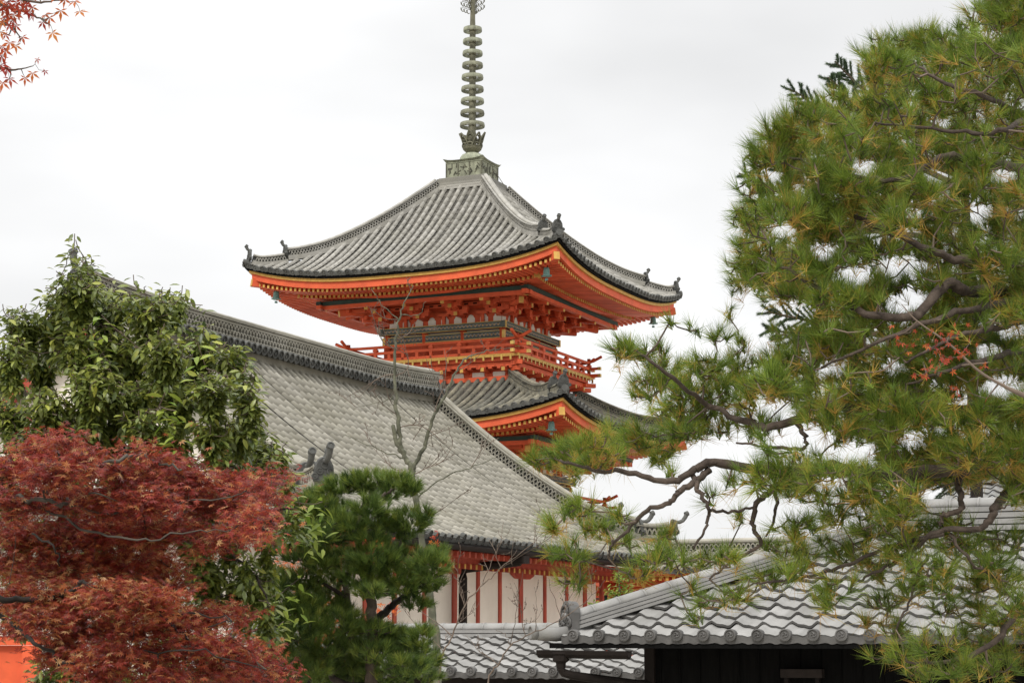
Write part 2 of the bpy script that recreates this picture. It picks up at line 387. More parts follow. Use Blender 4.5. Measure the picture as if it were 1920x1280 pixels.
def storey(s, ze, t0, zt, b, lift, bal, tile, detail=True, posts=4):
    """one storey: roof (eave half width s, mid eave height ze), eaves, brackets, body of half width b; bal: half width of its balcony"""
    run = s - t0; H = zt - ze
    def lf(v, q): return lift * min(1.15, abs(v) / s) ** 3.0 * (max(q, 0) / s) ** 1.5
    def zr(q):
        m = (q - t0) / run
        return zt - H * (1.42 * m - .42 * m * m)
    sp = 2 * s / 39.0
    cols = [-s + sp * (i + .5) for i in range(39)]
    roof = None
    gedge = G(); gfl = None
    for k in range(4):
        gc, gp = G(), G()
        pt = lambda v, m, k=k: sq(t0 + run * m, v, zr(t0 + run * m) + lf(v, t0 + run * m), k)
        m0 = lambda v: min(.985, max(0.0, (abs(v) - t0) / run))
        tile_roof(gc, gp, gedge, pt, cols, m0, lambda v: 1.0, run * 1.2 / .3, ALO[k], sp, .078)
        o = gc.build('roof_slope', M[tile], pagoda, True)
        gp.build('pan_tiles', M['pan'], o)
        # underlay sheet closing the slope
        gu = G()
        for a in range(14):
            for c in range(12):
                ms = [(c / 12), (c + 1) / 12]
                P = []
                for (vv, mm) in ((a, 0), (a + 1, 0), (a + 1, 1), (a, 1)):
                    q = t0 + run * ms[mm]; v = q * (-1 + 2 * vv / 14); P.append(sq(q, v, zr(q) + lf(v, q) - .05, k))
                gu.add(P, np.array([[0, 1, 2, 3]]), .3)
        gu.build('roof_boarding', M['pan'], o)
        if roof is None: roof = o
    gedge.build('eave_tile_ends', M['tile_dark'], roof)
    # hip ridges: a taller upper length, a lower outer length, each closed by a demon-board tile
    for k in range(4):
        gl, gd, gc, go = G(), G(), G(), G()
        D = OUT[k] + ALO[k]
        def pth(m): 
            q = t0 + run * m; return D * q + Zu * (zr(q) + lf(q, q) + .06)
        def up(m, a, b_, amt): 
            x = max(0, (m - a) / (b_ - a)); return amt * max(0, x - .6) ** 2 * 6
        P1 = np.array([pth(m) + Zu * up(m, 0, .79, .12) for m in np.linspace(.01, .79, 40)])
        ridge_body(gl, gd, gc, P1, .20, .235, .075, 2, .10)
        P2 = np.array([pth(m) + Zu * up(m, .79, .985, .12) for m in np.linspace(.79, .965, 14)])
        ridge_body(gl, gd, gc, P2, .19, .19, .07, 1, .10)
        orn = []
        for P, sc in ((P1, .32), (P2, .32)):
            go = G(); orn.append(go); ridge_ornament(go, P[-1] + D / np.linalg.norm(D) * .04 + Zu * .10, D, sc, .5, .22)
        c = gl.build('hip_ridge', M[tile], roof)
        gd.build('ridge_backing', M['tile_dark'], c); gc.build('ridge_cap', M[tile], c, True)
        for go in orn: go.build('ridge_ornament', M['tile_dark'], c)
        e = pth(1.0); G().tube(np.array([e - D * .12 - Zu * .0, e + D * .03 + Zu * .02]), [.1, .11], 10, .5).build('corner_tile', M['tile_dark'], c)
    # eaves, all following the turned-up eave line
    def frame(q, z0, z1, th, mat, name, tint=None, par=pagoda):
        gg = G()
        for k in range(4):
            vs = np.linspace(-1, 1, 33)
            for a in range(32):
                P = []
                for v in (vs[a], vs[a + 1]):
                    for qq in (q - th, q):
                        for z in (z0, z1):
                            P.append(sq(qq, v * qq, ze + z + lf(v * qq * s / q, s) , k))
                gg.add(P, np.array([[0, 2, 3, 1], [4, 5, 7, 6], [2, 6, 7, 3], [0, 1, 5, 4], [0, 4, 6, 2], [1, 3, 7, 5]]), .5)
        return gg.build(name, M[mat], par)
    frame(s - .03, -.14, -.04, .3, 'black', 'eave_shadow_strip')  # black strip put in for the shadow gap below the tile edge
    eav = frame(s - .10, -.235, -.145, .3, 'ochre', 'eave_edge_board')
    frame(s - .17, -.44, -.24, .12, 'red', 'eave_fascia')
    qk, qd = s - 1.35, b + 1.62                      # inner end of the flying rafters; eave purlin
    zk = -.50 + .10; 
    frame(qk, zk - .16, zk - .03, .14, 'red', 'flying_rafter_plate')
    def under(q): return -.44 + (s - q) * .09        # underside of the boards
    for lo, hi, nm, off in ((qk, s - .2, 'eave_soffit', 0), (b + .3, qk, 'inner_soffit', -.06)):
        gg = G()
        for k in range(4):
            for a in range(24):
                P = []
                for v in (-1 + a / 12, -1 + (a + 1) / 12):
                    for q in (lo, hi):
                        P.append(sq(q, v * q, ze + under(q) + off + .02 + lf(v * s, s) * min(1, (q / s) ** 2), k))
                gg.add(P, np.array([[0, 1, 3, 2]]), .3 + .2 * rng.random())
        gg.build(nm, M['red'], pagoda)
    spc = .158
    for lo, hi, w, h, nm, off in ((qk + .02, s - .27, .075, .10, 'flying_rafters', 0.0), (b + .7, qk + .1, .085, .11, 'base_rafters', -.075)):
        ga, gb_ = G(), G()
        nr = int(2 * (hi - .12) / spc)
        for k in range(4):
            for i in range(nr + 1):
                v = -(hi - .12) + 2 * (hi - .12) * i / nr
                l0 = max(lo, abs(v) + .06)
                if l0 > hi - .05: continue
                L = lf(v, s)
                a_ = sq(l0, v, ze + under(l0) + off + L * min(1, (l0 / s) ** 2) - h / 2, k); b_ = sq(hi, v, ze + under(hi) + off + L * min(1, (hi / s) ** 2) - h / 2, k)
                one = tile == 'tile' and nm == 'flying_rafters' and (k == 0 and v > -2.6 or k == 1 and v < -.0)
                t_, u_ = (G(), G()) if one else (ga, gb_)
                t_.bar(a_, b_, w, h)
                u_.bar(b_ + OUT[k] * .001, b_ + OUT[k] * .016, w * .94, h * .94)
                if one: u_.build('rafter_end', M['ochre'], t_.build('flying_rafter', M['red'], pagoda))
        o = ga.build(nm, M['red'], pagoda); o['kind'] = 'stuff'; gb_.build('rafter_ends', M['ochre'], o)
    for k in range(4):                               # hip rafters under the corners
        D = OUT[k] + ALO[k]; gg, ge_ = G(), G()
        zz = lambda q: ze + under(q) + lift * min(1, (q / s) ** 2)
        a_, m_, e_ = D * (b + .3) + Zu * (zz(b + .3) - .25), D * (qk + .1) + Zu * (zz(qk) - .22), D * (s - .17) + Zu * (zz(s) - .10)
        gg.bar(a_, m_, .2, .26, .4); gg.bar(D * (qk - .5) + Zu * (zz(qk - .5) - .1), e_, .19, .24, .5)
        d = (e_ - m_) / np.linalg.norm(e_ - m_)
        ge_.bar(e_ - d * .001, e_ + d * .02, .18, .23, .7); ge_.bar(m_ + d * .0, m_ + d * .03, .21, .27, .6)
        o = gg.build('hip_rafter', M['red'], pagoda); ge_.build('rafter_end_plate', M['ochre'], o)
    # eave purlin (dark painted) and the three tiers of brackets
    zb = ze - 1.22                                    # head of the body
    def ring(q, z0, z1, mat, name, th=.16, par=pagoda, ext=0.0):
        gg = G()
        for k in range(4):
            gg.box((0, 0, 0), (0, 0, 0)) if False else None
            gg.obox(sq(q - th / 2, 0, (z0 + z1) / 2, k), [ALO[k], OUT[k], Zu], [q + ext - (0 if k % 2 else th) , th / 2, (z1 - z0) / 2], .5)
        return gg.build(name, M[mat], par)
    ring(qd, ze - .60, ze - .47, 'green', 'eave_purlin', ext=.1)
    ring(qd - .04, ze - .72, ze - .60, 'red', 'purlin_bolster', ext=.2)
    steps = [(b + .42, zb + .26), (b + .84, zb + .44), (b + 1.3, zb + .60)]
    def bracket_set(name, parts):
        bo = parts[0].build(name, M['red'], pagoda)
        parts[1].build('bearing_blocks', M['red'], bo); parts[2].build('bracket_ends', M['ochre'], bo)
    panel = G(); gilt = G(); pur = G()
    for k in range(4):
        cols_v = np.linspace(-b, b, posts)
        for ci, v in enumerate(cols_v):
            brk, blk, tips = G(), G(), G()
            v = v * .985
            for ti, (q, z) in enumerate(steps):
                brk.bar(sq(b - .2, v, z - .0, k), sq(q + .14, v, z, k), .13, .13)
                w = .34 - .02 * ti
                brk.bar(sq(q, v - w, z + .07, k), sq(q, v + w, z + .07, k), .11, .12)
                brk.bar(sq(q, v - w * .6, z + .0, k), sq(q, v + w * .6, z + .0, k), .10, .08)
                for dv in (-w * .85, 0, w * .85):
                    blk.obox(sq(q, v + dv, z + .165, k), [ALO[k], OUT[k], Zu], [.085, .085, .04])
                    blk.obox(sq(q, v + dv, z + .215, k), [ALO[k], OUT[k], Zu], [.10, .10, .02])
                tips.obox(sq(q + .145, v, z, k), [ALO[k], OUT[k], Zu], [.06, .006, .06])
            a_, e_ = sq(b + .1, v, zb + .78, k), sq(b + 1.5, v, zb + .50, k)      # tail rafter slanting out, gilt end
            brk.bar(a_, e_, .13, .17); d = (e_ - a_) / np.linalg.norm(e_ - a_)
            tips.bar(e_, e_ + d * .012, .125, .165)
            brk.bar(sq(b + 1.3, v - .4, zb + .70, k), sq(b + 1.3, v + .4, zb + .70, k), .11, .11)
            bracket_set('eave_bracket', (brk, blk, tips))
        for ti, (q, z) in enumerate(steps):            # through purlins and the boarding between the tiers
            pur.bar(sq(q, -q - .12, z + .29, k), sq(q, q + .12, z + .29, k), .10, .11, .3)
            q0 = b if ti == 0 else steps[ti - 1][0]
            panel.add([sq(q0, -q0, z + .20, k), sq(q0, q0, z + .20, k), sq(q, q, z + .36, k), sq(q, -q, z + .36, k)], np.array([[0, 1, 2, 3]]), .2)
            for x in np.arange(-q + .1, q, .3):        # little dark cut-outs along the purlin
                gilt.obox(sq(q + .052, x, z + .29, k), [ALO[k], OUT[k], Zu], [.07, .003, .022])
        for v0, v1 in zip(cols_v[:-1], cols_v[1:]):     # struts between the columns
            v = (v0 + v1) / 2; gg = G()
            gg.obox(sq(b + .03, v, zb + .14, k), [ALO[k], OUT[k], Zu], [.05, .04, .14])
            gg.bar(sq(b + .06, v - .2, zb + .33, k), sq(b + .06, v + .2, zb + .33, k), .1, .1)
            gg.build('bracket_strut', M['red'], pagoda)
        D = (OUT[k] + ALO[k]); brk, blk, tips = G(), G(), G()
        for ti, (q, z) in enumerate(steps):
            brk.bar(D * (b - .2) + Zu * z, D * (q + .16) + Zu * z, .14, .14)
            blk.obox(D * q + Zu * (z + .18), [ALO[k], OUT[k], Zu], [.11, .11, .06])
            brk.bar(D * (q + .02) + Zu * (z + .07) - ALO[k] * .55, D * (q + .02) + Zu * (z + .07) + ALO[k] * .22, .11, .12)
            brk.bar(D * (q + .02) + Zu * (z + .07) - OUT[k] * .55, D * (q + .02) + Zu * (z + .07) + OUT[k] * .22, .11, .12)
        for z1, q1, z2 in ((.84, 1.42, .58), (.62, 1.12, .42)):
            a_, e_ = D * (b + .1) + Zu * (zb + z1), D * (b + q1) + Zu * (zb + z2)
            brk.bar(a_, e_, .16, .2); d = (e_ - a_) / np.linalg.norm(e_ - a_); tips.bar(e_, e_ + d * .014, .155, .195)
        bracket_set('corner_bracket', (brk, blk, tips))
    bo = pur.build('bracket_purlins', M['red'], pagoda)
    panel.build('bracket_ceiling', M['red'], bo); gilt.build('purlin_inlay', M['black'], bo)
    # body
    gw = G()
    for k in range(4):
        gw.obox(sq(b - .09, 0, (zb - 2.2 + zb + .55) / 2, k), [ALO[k], OUT[k], Zu], [b - .09, .03, 1.37], .5)
    gw.build('wall', M['red'], pagoda)
    for k in range(4):                                  # cream panels with round heads behind the brackets
        for i in range(9):
            gp_ = G(); v = -b + .2 + (2 * b - .4) * i / 8
            gp_.obox(sq(b - .05, v, zb + .10, k), [ALO[k], OUT[k], Zu], [.13, .012, .10], .6)
            gp_.lathe(sq(b - .062, v, zb + .2, k), [(.10, 0), (.10, .025)], 12, .6, ax=OUT[k])
            gp_.build('plaster_panel', M['plaster'], pagoda)
    for i, v in enumerate(np.linspace(-b, b, posts)):
        for k in range(4):
            if i == posts - 1: continue
            G().tube(np.array([sq(b, v, zb - 2.2, k), sq(b, v, zb - .02, k)]), .11, 12, .5).build('column', M['red'], pagoda, True)
    def band(z0, z1, e, name):
        r_ = ring(b + e, z0, z1, 'band', name, .12, ext=.0 if e < .15 else .06)
        gg, g2, g3 = G(), G(), G()
        for k in range(4):
            for x in np.arange(-b + .0, b, .13):        # fretwork: small gilt and pale motifs
                z = (z0 + z1) / 2
                rr = (z1 - z0) * .3
                g2.obox(sq(b + e + .003, x + .06, z, k), [(ALO[k] + Zu) / 1.414, OUT[k], (Zu - ALO[k]) / 1.414], [rr * .8, .005, rr * .25], rng.random())
                g2.obox(sq(b + e + .003, x, z, k), [(ALO[k] - Zu) / 1.414, OUT[k], (Zu + ALO[k]) / 1.414], [rr * .8, .005, rr * .25], rng.random())
                gg.obox(sq(b + e + .004, x + .03, z, k), [ALO[k], OUT[k], Zu], [rr * .28, .006, rr * .28], rng.random())
            for zz in (z0, z1): g3.bar(sq(b + e + .004, -b - e, zz, k), sq(b + e + .004, b + e, zz, k), .014, .014)
        for k in range(4):
            D = OUT[k] + ALO[k]
            g3.obox(D * (b + e - .02) + Zu * (z0 + z1) / 2, np.eye(3), [.045, .045, (z1 - z0) / 2 + .012])
        g2.build('pale_fretwork', M['stone'], r_); gg.build('gilt_motif', M['ochre'], r_); g3.build('gilt_edging', M['gold'], r_)
    band(zb - .20, zb + .0, .17, 'upper_painted_beam')
    band(zb - .50, zb - .28, .09, 'lower_painted_beam')
    ring(b - .02, zb - .28, zb - .2, 'stone', 'pale_frieze', .05)
    # balcony
    if bal:
        zf = zb - 1.22
        ring(bal - .10, zf - .14, zf - .03, 'red', 'balcony_joist', .3)
        fl = G(); fl.box((-bal, -bal, zf - .03), (bal, bal, zf + .05), .5); fl = fl.build('balcony_floor', M['red'], pagoda)
        ring(bal + .02, zf - .03, zf + .062, 'ochre', 'balcony_edge_board', .05)
        gg = G()
        for k in range(4):
            for x in np.arange(-bal, bal + .01, .3):
                gg.obox(sq(bal + .022, x, zf - .055, k), [ALO[k], OUT[k], Zu], [.03, .01, .075], .3)
        gg.build('edge_strap', M['gold'], fl)
        for k in range(4):
            gg = G(); q = bal - .08
            def rail(z, r_, ext, curl):
                xs_ = np.linspace(-1, 1, 25); P = []
                for x in xs_:
                    v = x * (q + ext); o_ = max(0, abs(v) - q + .25) / (ext + .25)
                    P.append(sq(q, v, zf + z + curl * o_ ** 2, k))
                gg.tube(np.array(P), r_, 8, .5)
            rail(.52, .05, .45, .2)
            gg.bar(sq(q, -q - .35, zf + .33, k), sq(q, q + .35, zf + .33, k), .08, .085, .5)
            gg.bar(sq(q, -q - .4, zf + .10, k), sq(q, q + .4, zf + .10, k), .09, .11, .5)
            ra = gg.build('railing', M['red'], pagoda)
            np_ = 7
            for i in range(np_):
                v = -q + 2 * q * i / (np_ - 1); ga = G()
                hh = .62 if i in (0, np_ - 1) else .50
                ga.obox(sq(q, v, zf + .05 + hh / 2, k), [ALO[k], OUT[k], Zu], [.045, .045, hh / 2], .5)
                ga.obox(sq(q, v, zf + .42, k), [ALO[k], OUT[k], Zu], [.075, .06, .035], .5)
                if i == np_ - 1 or i == 0:
                    pass
                ga.build('railing_post', M['red'], ra)
            gb = G()
            for i in range(np_ - 1):
                v = -q + 2 * q * (i + .5) / (np_ - 1); gb.obox(sq(q, v, zf + .215, k), [ALO[k], OUT[k], Zu], [.05, .03, .11], .5)
            gb.build('railing_strut', M['red'], ra)
            gt = G()
            for sgn in (-1, 1):
                for z in (.10, .33):
                    e_ = sq(q, sgn * (q + .37), zf + z, k); gt.obox(e_, [ALO[k], OUT[k], Zu], [.05, .055, .05], .6)
                gt.obox(sq(q, sgn * q, zf + .3, k), [ALO[k], OUT[k], Zu], [.056, .056, .05], .6)
            gt.build('railing_end_cap', M['gold'], ra)
        # the waist under the balcony: beams, brackets, cream gussets
        bw = bal - .55
        gg = G(); gus = []; gt2 = G()
        for k in range(4):
            gg.obox(sq(bw - .05, 0, zf - .55, k), [ALO[k], OUT[k], Zu], [bw, .05, .45], .4)
            gg.bar(sq(bw + .30, -bw - .45, zf - .22, k), sq(bw + .30, bw + .45, zf - .22, k), .12, .13, .5)
            gg.bar(sq(bw + .06, -bw - .2, zf - .62, k), sq(bw + .06, bw + .2, zf - .62, k), .14, .14, .6)
            for i in range(8):
                v = -bw + 2 * bw * i / 7
                gg.bar(sq(bw - .1, v, zf - .38, k), sq(bw + .48, v, zf - .38, k), .12, .12, .5)
                gg.bar(sq(bw + .16, v - .24, zf - .30, k), sq(bw + .16, v + .24, zf - .30, k), .10, .10, .5)
                for dv in (-.2, 0, .2): gg.obox(sq(bw + .3, v + dv, zf - .31, k), [ALO[k], OUT[k], Zu], [.06, .06, .03], .6)
                gt2.obox(sq(bw + .485, v, zf - .38, k), [ALO[k], OUT[k], Zu], [.055, .006, .055], .6)
                if i < 7:
                    v2 = v + bw / 7
                    gus.append(G().obox(sq(bw + .012, v2, zf - .47, k), [ALO[k], OUT[k], Zu], [.2, .012, .075], .6))
            D = OUT[k] + ALO[k]
            for z, e in ((zf - .22, .62), (zf - .38, .5)):
                gg.bar(D * (bw - .1) + Zu * z, D * (bw + e) + Zu * z, .15, .13, .5)
        o = gg.build('balcony_brackets', M['red'], pagoda); [q_.build('plaster_gusset', M['plaster'], o) for q_ in gus]; gt2.build('bracket_ends', M['ochre'], o)
    # points where the eave bells hang
    return [D * (s - .72) + Zu * (ze - .46 + lift * .62) for D in (OUT[k] + ALO[k] for k in range(4))]

bells_up = storey(5.28, 13.98, .74, 17.56, 2.0, .55, 2.98, 'tile')
bells_mid = storey(5.52, 9.44, 2.45, 10.92, 2.35, .55, 3.35, 'tile_old')
bells_low = storey(5.9, 4.9, 2.75, 6.75, 2.7, .55, 0, 'tile_old', detail=False)
pod = G(); pod.box((-4.2, -4.2, -.1), (4.2, 4.2, .55)); pod.box((-3.9, -3.9, .55), (3.9, 3.9, 1.1)); pod.build('podium', M['stone'], pagoda)

# the finial
fin = G()
for k in range(4):
    pass
gb = G()
for i in range(5): gb.box((-.93 + .03 * i, -.93 + .03 * i, 17.42 + .085 * i), (.93 - .03 * i, .93 - .03 * i, 17.49 + .085 * i), .2 + .6 * rng.random())
gb.box((-.86, -.86, 17.3), (.86, .86, 17.8), .1)
gb.build('roof_crown_courses', M['tile'], pagoda)
fbox = G(); fbox.box((-.64, -.64, 17.81), (.64, .64, 18.38), .75)
finial = fbox.build('finial', M['bronze'], pagoda)
gt = G()
V = []
for (h, z, c) in ((.64, 18.37, 0), (.72, 18.42, .07)):
    for k in range(4):
        for v in np.linspace(-1, 1, 9)[:-1]: V.append(sq(h, v * h, z + c * abs(v) ** 4, k))
n_ = 32; fc = [(i, (i + 1) % n_, n_ + (i + 1) % n_, n_ + i) for i in range(n_)] + [tuple(range(n_, 2 * n_))]
gt.add(V, fc, .8).build('dew_basin_rim', M['bronze'], finial)
gm = G()
for k in range(4):                                      # cast panels of leafy scrolls round the basin
    for i in range(5):
        v = -.48 + .24 * i
        for a in range(5):
            th = rng.random() * 3.1; c = sq(.644, v + rng.normal() * .05, 18.1 + rng.normal() * .07, k)
            gm.obox(c, [ALO[k] * math.cos(th) + Zu * math.sin(th), OUT[k], Zu * math.cos(th) - ALO[k] * math.sin(th)], [.075, .008, .014], rng.random() * .3)
    for v in (-.62, -.2, .2, .62): gm.obox(sq(.645, v, 18.1, k), [ALO[k], OUT[k], Zu], [.012, .01, .26], .3)
    for z in (17.84, 18.35): gm.obox(sq(.645, 0, z, k), [ALO[k], OUT[k], Zu], [.64, .012, .015], .8)
gm.build('basin_relief', M['bronze'], finial)
G().lathe((0, 0, 18.42), [(.42, 0), (.42, .12), (.40, .2), (.34, .29), (.22, .35), (.12, .37)], 28, .9).build('inverted_bowl', M['bronze'], finial, True)
gf = G(); gf.lathe((0, 0, 18.74), [(.12, 0), (.2, .06), (.3, .16), (.33, .24), (.2, .2), (.1, .3)], 20, .5)
for i in range(8):                                      # open petals turned up round the mast
    a = i * math.pi / 4 + .2; d = np.array([math.cos(a), math.sin(a), 0]); l = np.cross(Zu, d)
    h_ = .62 if i % 2 == 0 else .56
    P = [d * (.18 + .16 * t + .09 * t * t) + l * (.12 * math.sin(t * math.pi)) + Zu * (18.84 + h_ * t) for t in np.linspace(0, 1, 9)]
    gf.tube(np.array(P), .032, 5, .4)
    P = [d * (.18 + .16 * t + .09 * t * t) - l * (.12 * math.sin(t * math.pi)) + Zu * (18.84 + h_ * t) for t in np.linspace(0, 1, 9)]
    gf.tube(np.array(P), .032, 5, .4)
    c = d * .3 + Zu * 19.25
    gf.tube(np.array([c + l * .085 * math.cos(t) + Zu * .085 * math.sin(t) for t in np.linspace(0, 6.3, 11)]), .028, 5, .3)
    c = d * .3 + Zu * 19.03
    gf.tube(np.array([c + l * .09 * math.cos(t) + Zu * .06 * math.sin(t) for t in np.linspace(0, 6.3, 9)]), .035, 5, .35)
gf.build('lotus_crown', M['bronze'], finial)
gp = G(); gp.lathe((0, 0, 18.75), [(.13, 0), (.13, .7), (.115, .75), (.1, 4.2), (.085, 4.6), (.05, 7.2)], 14, .45); mast = gp.build('mast', M['bronze'], finial, True)
zr_ = [19.73 + .406 * i for i in range(9)]
for i, z in enumerate(zr_):
    r = .405 - .0125 * i; gg = G(); k = 28; th = np.arange(k) * 2 * math.pi / k
    pr = [(r, -.068), (r * 1.02, -.02), (r * .98, .06), (r * .95, .06), (r * .95, -.068)]
    V = [(a * math.cos(t), a * math.sin(t), z + b) for a, b in pr for t in th]; m = len(pr)
    gg.add(V, np.array([[a * k + j, a * k + (j + 1) % k, ((a + 1) % m) * k + (j + 1) % k, ((a + 1) % m) * k + j] for a in range(m) for j in range(k)]), .55 + .3 * rng.random())
    for a in range(4):
        d = np.array([math.cos(a * math.pi / 2 + .5), math.sin(a * math.pi / 2 + .5), 0]); gg.bar(d * .1 + Zu * (z - .0), d * r * .95 + Zu * (z - .0), .025, .03, .4)
    gg.lathe((0, 0, z - .05), [(.125, 0), (.135, .05), (.125, .1)], 14, .45)
    gg.build('spire_ring', M['bronze'], finial)
gg = G()
for i in range(4):                                      # water-flame openwork near the top
    a = i * math.pi / 2 + .1; d = np.array([math.cos(a), math.sin(a), 0])
    for row in range(5):
        for col in range(2 + (row < 3)):
            c = d * (.14 + .1 * col) + Zu * (23.62 + .2 * row + .05 * col)
            gg.tube(np.array([c + d * .05 * math.cos(t) + Zu * .085 * math.sin(t) for t in np.linspace(-2.4, 2.6, 9)]), .013, 4, .3)
            gg.tube(np.array([c + Zu * -.08, c + d * .07 + Zu * -.02, c + d * .08 + Zu * .06]), .013, 4, .3)
gg.lathe((0, 0, 24.75), [(.05, 0), (.13, .08), (.15, .17), (.1, .28), (.04, .33)], 14, .6); gg.lathe((0, 0, 25.25), [(.04, 0), (.13, .1), (.14, .2), (.06, .34), (.01, .46)], 14, .6)
gg.build('water_flame', M['bronze'], finial)
G().tube(np.array([[.8, -.4, 17.9], [.95, -.3, 18.05], [1.0, -.2, 17.9], [1.2, -.1, 17.55]]), .012, 4, .4).build('lightning_wire', M['bronze'], pagoda)

# wind bells, one hanging from each roof corner
bell = empty('wind_bell', (0, 0, 0), 0, 'x', 'bell', 'wind bells under the pagoda roof corners')
k_ = 16
gg = G(); gg.lathe((0, 0, -.52), [(.20, 0), (.175, .03), (.15, .1), (.135, .3), (.12, .37), (.06, .42), (.02, .43)], k_, .5)
for i in range(4):
    a = i * math.pi / 2; gg.obox((.17 * math.cos(a), .17 * math.sin(a), -.5), [(math.cos(a), math.sin(a), 0), (-math.sin(a), math.cos(a), 0), (0, 0, 1)], (.06, .05, .025), .4)
gg.build('bell_body', M['bell'], bell)
G().tube(np.array([[0, 0, 0], [0, 0, -.12]]), .012, 5, .3).build('hook', M['bronze'], bell)
gg = G(); gg.tube(np.array([[0, 0, -.4], [0, 0, -.62]]), .008, 4, .3); gg.obox((0, 0, -.66), np.eye(3), (.07, .006, .05), .4); gg.build('clapper', M['bell'], bell)
BL = {('u', 0): 'green wind bell at the front corner of the top roof, nearest the camera', ('u', 1): 'green wind bell under the right corner of the top roof, above the pine',
      ('u', 3): 'green wind bell under the left tip of the top roof, against the sky', ('m', 0): 'pale green wind bell under the front corner of the middle roof',
      ('m', 1): 'dark wind bell under the right corner of the middle roof, seen through pine needles'}
first = True
Rz = Matrix.Rotation(-PHI, 3, 'Z')
for lv, pts in (('u', bells_up), ('m', bells_mid)):
    for k in range(4):
        if (lv, k) not in BL: continue
        if first: o = bell; first = False
        else:
            o = bell.copy(); COL.objects.link(o)
            for ch in bell.children[:]:
                c = ch.copy(); COL.objects.link(c); c.parent = o
        o['label'] = BL[(lv, k)]; o.scale = (.66, .66, .66)
        p = Rz @ Vector(pts[k]); o.location = (p.x + PC[0], p.y + PC[1], p.z)
        o.rotation_euler = (0, 0, -PHI + .3 * k)

# ------------------------------------------------------------------ the hall in the middle distance (hip-and-gable roof)
P0 = at(842, 1007, 33.0)                                   # a point of the front eave
HZ = P0[2]
hall = empty('temple_hall', (P0[0], P0[1], 0), -PHI, 'long white walled hall with red posts under a great pale grey tiled roof', 'temple hall')
W_, RISE, YA, YB, GAB = 5.65, 3.90, -3.1, 10.5, 1.3        # half span, rise, ridge ends, inset of the gable
def to_local(p): d = np.array(p) - np.array([P0[0], P0[1], 0]); return np.array([d @ UN, d @ UU, d[2]])
E0, E1 = YA - GAB, YB + GAB
def hz(m): return HZ + RISE * (1 - (1.32 * m - .32 * m * m))         # m: 0 at the ridge, 1 at the eave
def hl(y, m):                                               # lift at the corners
    e = max(0, E0 + 4.5 - y, y - E1 + 4.5) / 4.5
    return .34 * e ** 2.6 * m ** 2
def hsurf(sgn):
    def f(y, m): return np.array([-W_ + sgn * W_ * m, y, hz(m) + hl(y, m)])
    return f
gedge = G(); first_slope = None
sp = .268
ncol = int((E1 - E0) / sp); cols = [E0 + .1 + sp * i for i in range(ncol)]
def hm0(y):
    if YA <= y <= YB: return 0.0
    d = (YA - y) if y < YA else (y - YB)
    return min(.98, (W_ - GAB + d) / W_)
for sgn in (1, -1):
    gc, gp = G(), G()
    tile_roof(gc, gp, gedge, hsurf(sgn), cols, hm0, lambda v: 1.0, 26, (0, 1, 0), sp, .064)
    o = gc.build('roof_slope', M['tile_hall'], hall, True); gp.build('pan_tiles', M['pan_hall'], o)
    gu = G(); f = hsurf(sgn)
    for y0, y1 in zip(np.linspace(E0, E1, 34)[:-1], np.linspace(E0, E1, 34)[1:]):
        for m in range(12):
            q = [(y0, m / 12), (y1, m / 12), (y1, (m + 1) / 12), (y0, (m + 1) / 12)]
            q = [(y, max(mm, min(1, hm0(y)))) for y, mm in q]
            gu.add([f(*x) - Zu * .06 for x in q], np.array([[0, 1, 2, 3]]), .2)
    gu.build('roof_boarding', M['pan_hall'], o)
    if first_slope is None: first_slope = o
# end skirts below the gables
for yg, sg in ((YA, -1), (YB, 1)):
    gc, gp = G(), G()
    def fs(x, m, yg=yg, sg=sg):                             # x: across, m: 0 at the gable foot, 1 at the end eave
        mm = (W_ - GAB + GAB * m) / W_
        return np.array([x, yg + sg * GAB * m, hz(mm) + hl(yg + sg * GAB * m, mm) * (abs(x + W_) / W_) ** 4 ])
    xs_ = [-2 * W_ + .15 + sp * i for i in range(int(2 * W_ / sp))]
    ms = lambda x: max(0.0, min(.97, (abs(x + W_) - (W_ - GAB)) / GAB))
    tile_roof(gc, gp, gedge, fs, xs_, ms, lambda v: 1.0, 5, (1, 0, 0), sp, .074)
    o = gc.build('end_skirt', M['tile_hall'], hall, True); gp.build('pan_tiles', M['pan_hall'], o)
    gw = G()
    yw = yg - sg * .35
    xg = W_ - GAB
    gw.add([(-W_ - xg, yw, hz(xg / W_) - .1), (-W_ + xg, yw, hz(xg / W_) - .1), (-W_, yw, hz(0) - .1)], np.array([[0, 1, 2]]), .5)
    gw.build('gable_wall', M['plaster'], hall)
    gw = G()
    for s_ in (-1, 1):
        gw.bar((-W_, yg - sg * .05, hz(0) - .25), (-W_ + s_ * xg, yg - sg * .05, hz(xg / W_) - .25), .08, .38, .4)
    gw.build('bargeboard', M['red_wall'], hall)
gedge.build('eave_tile_ends', M['tile_dark'], first_slope)
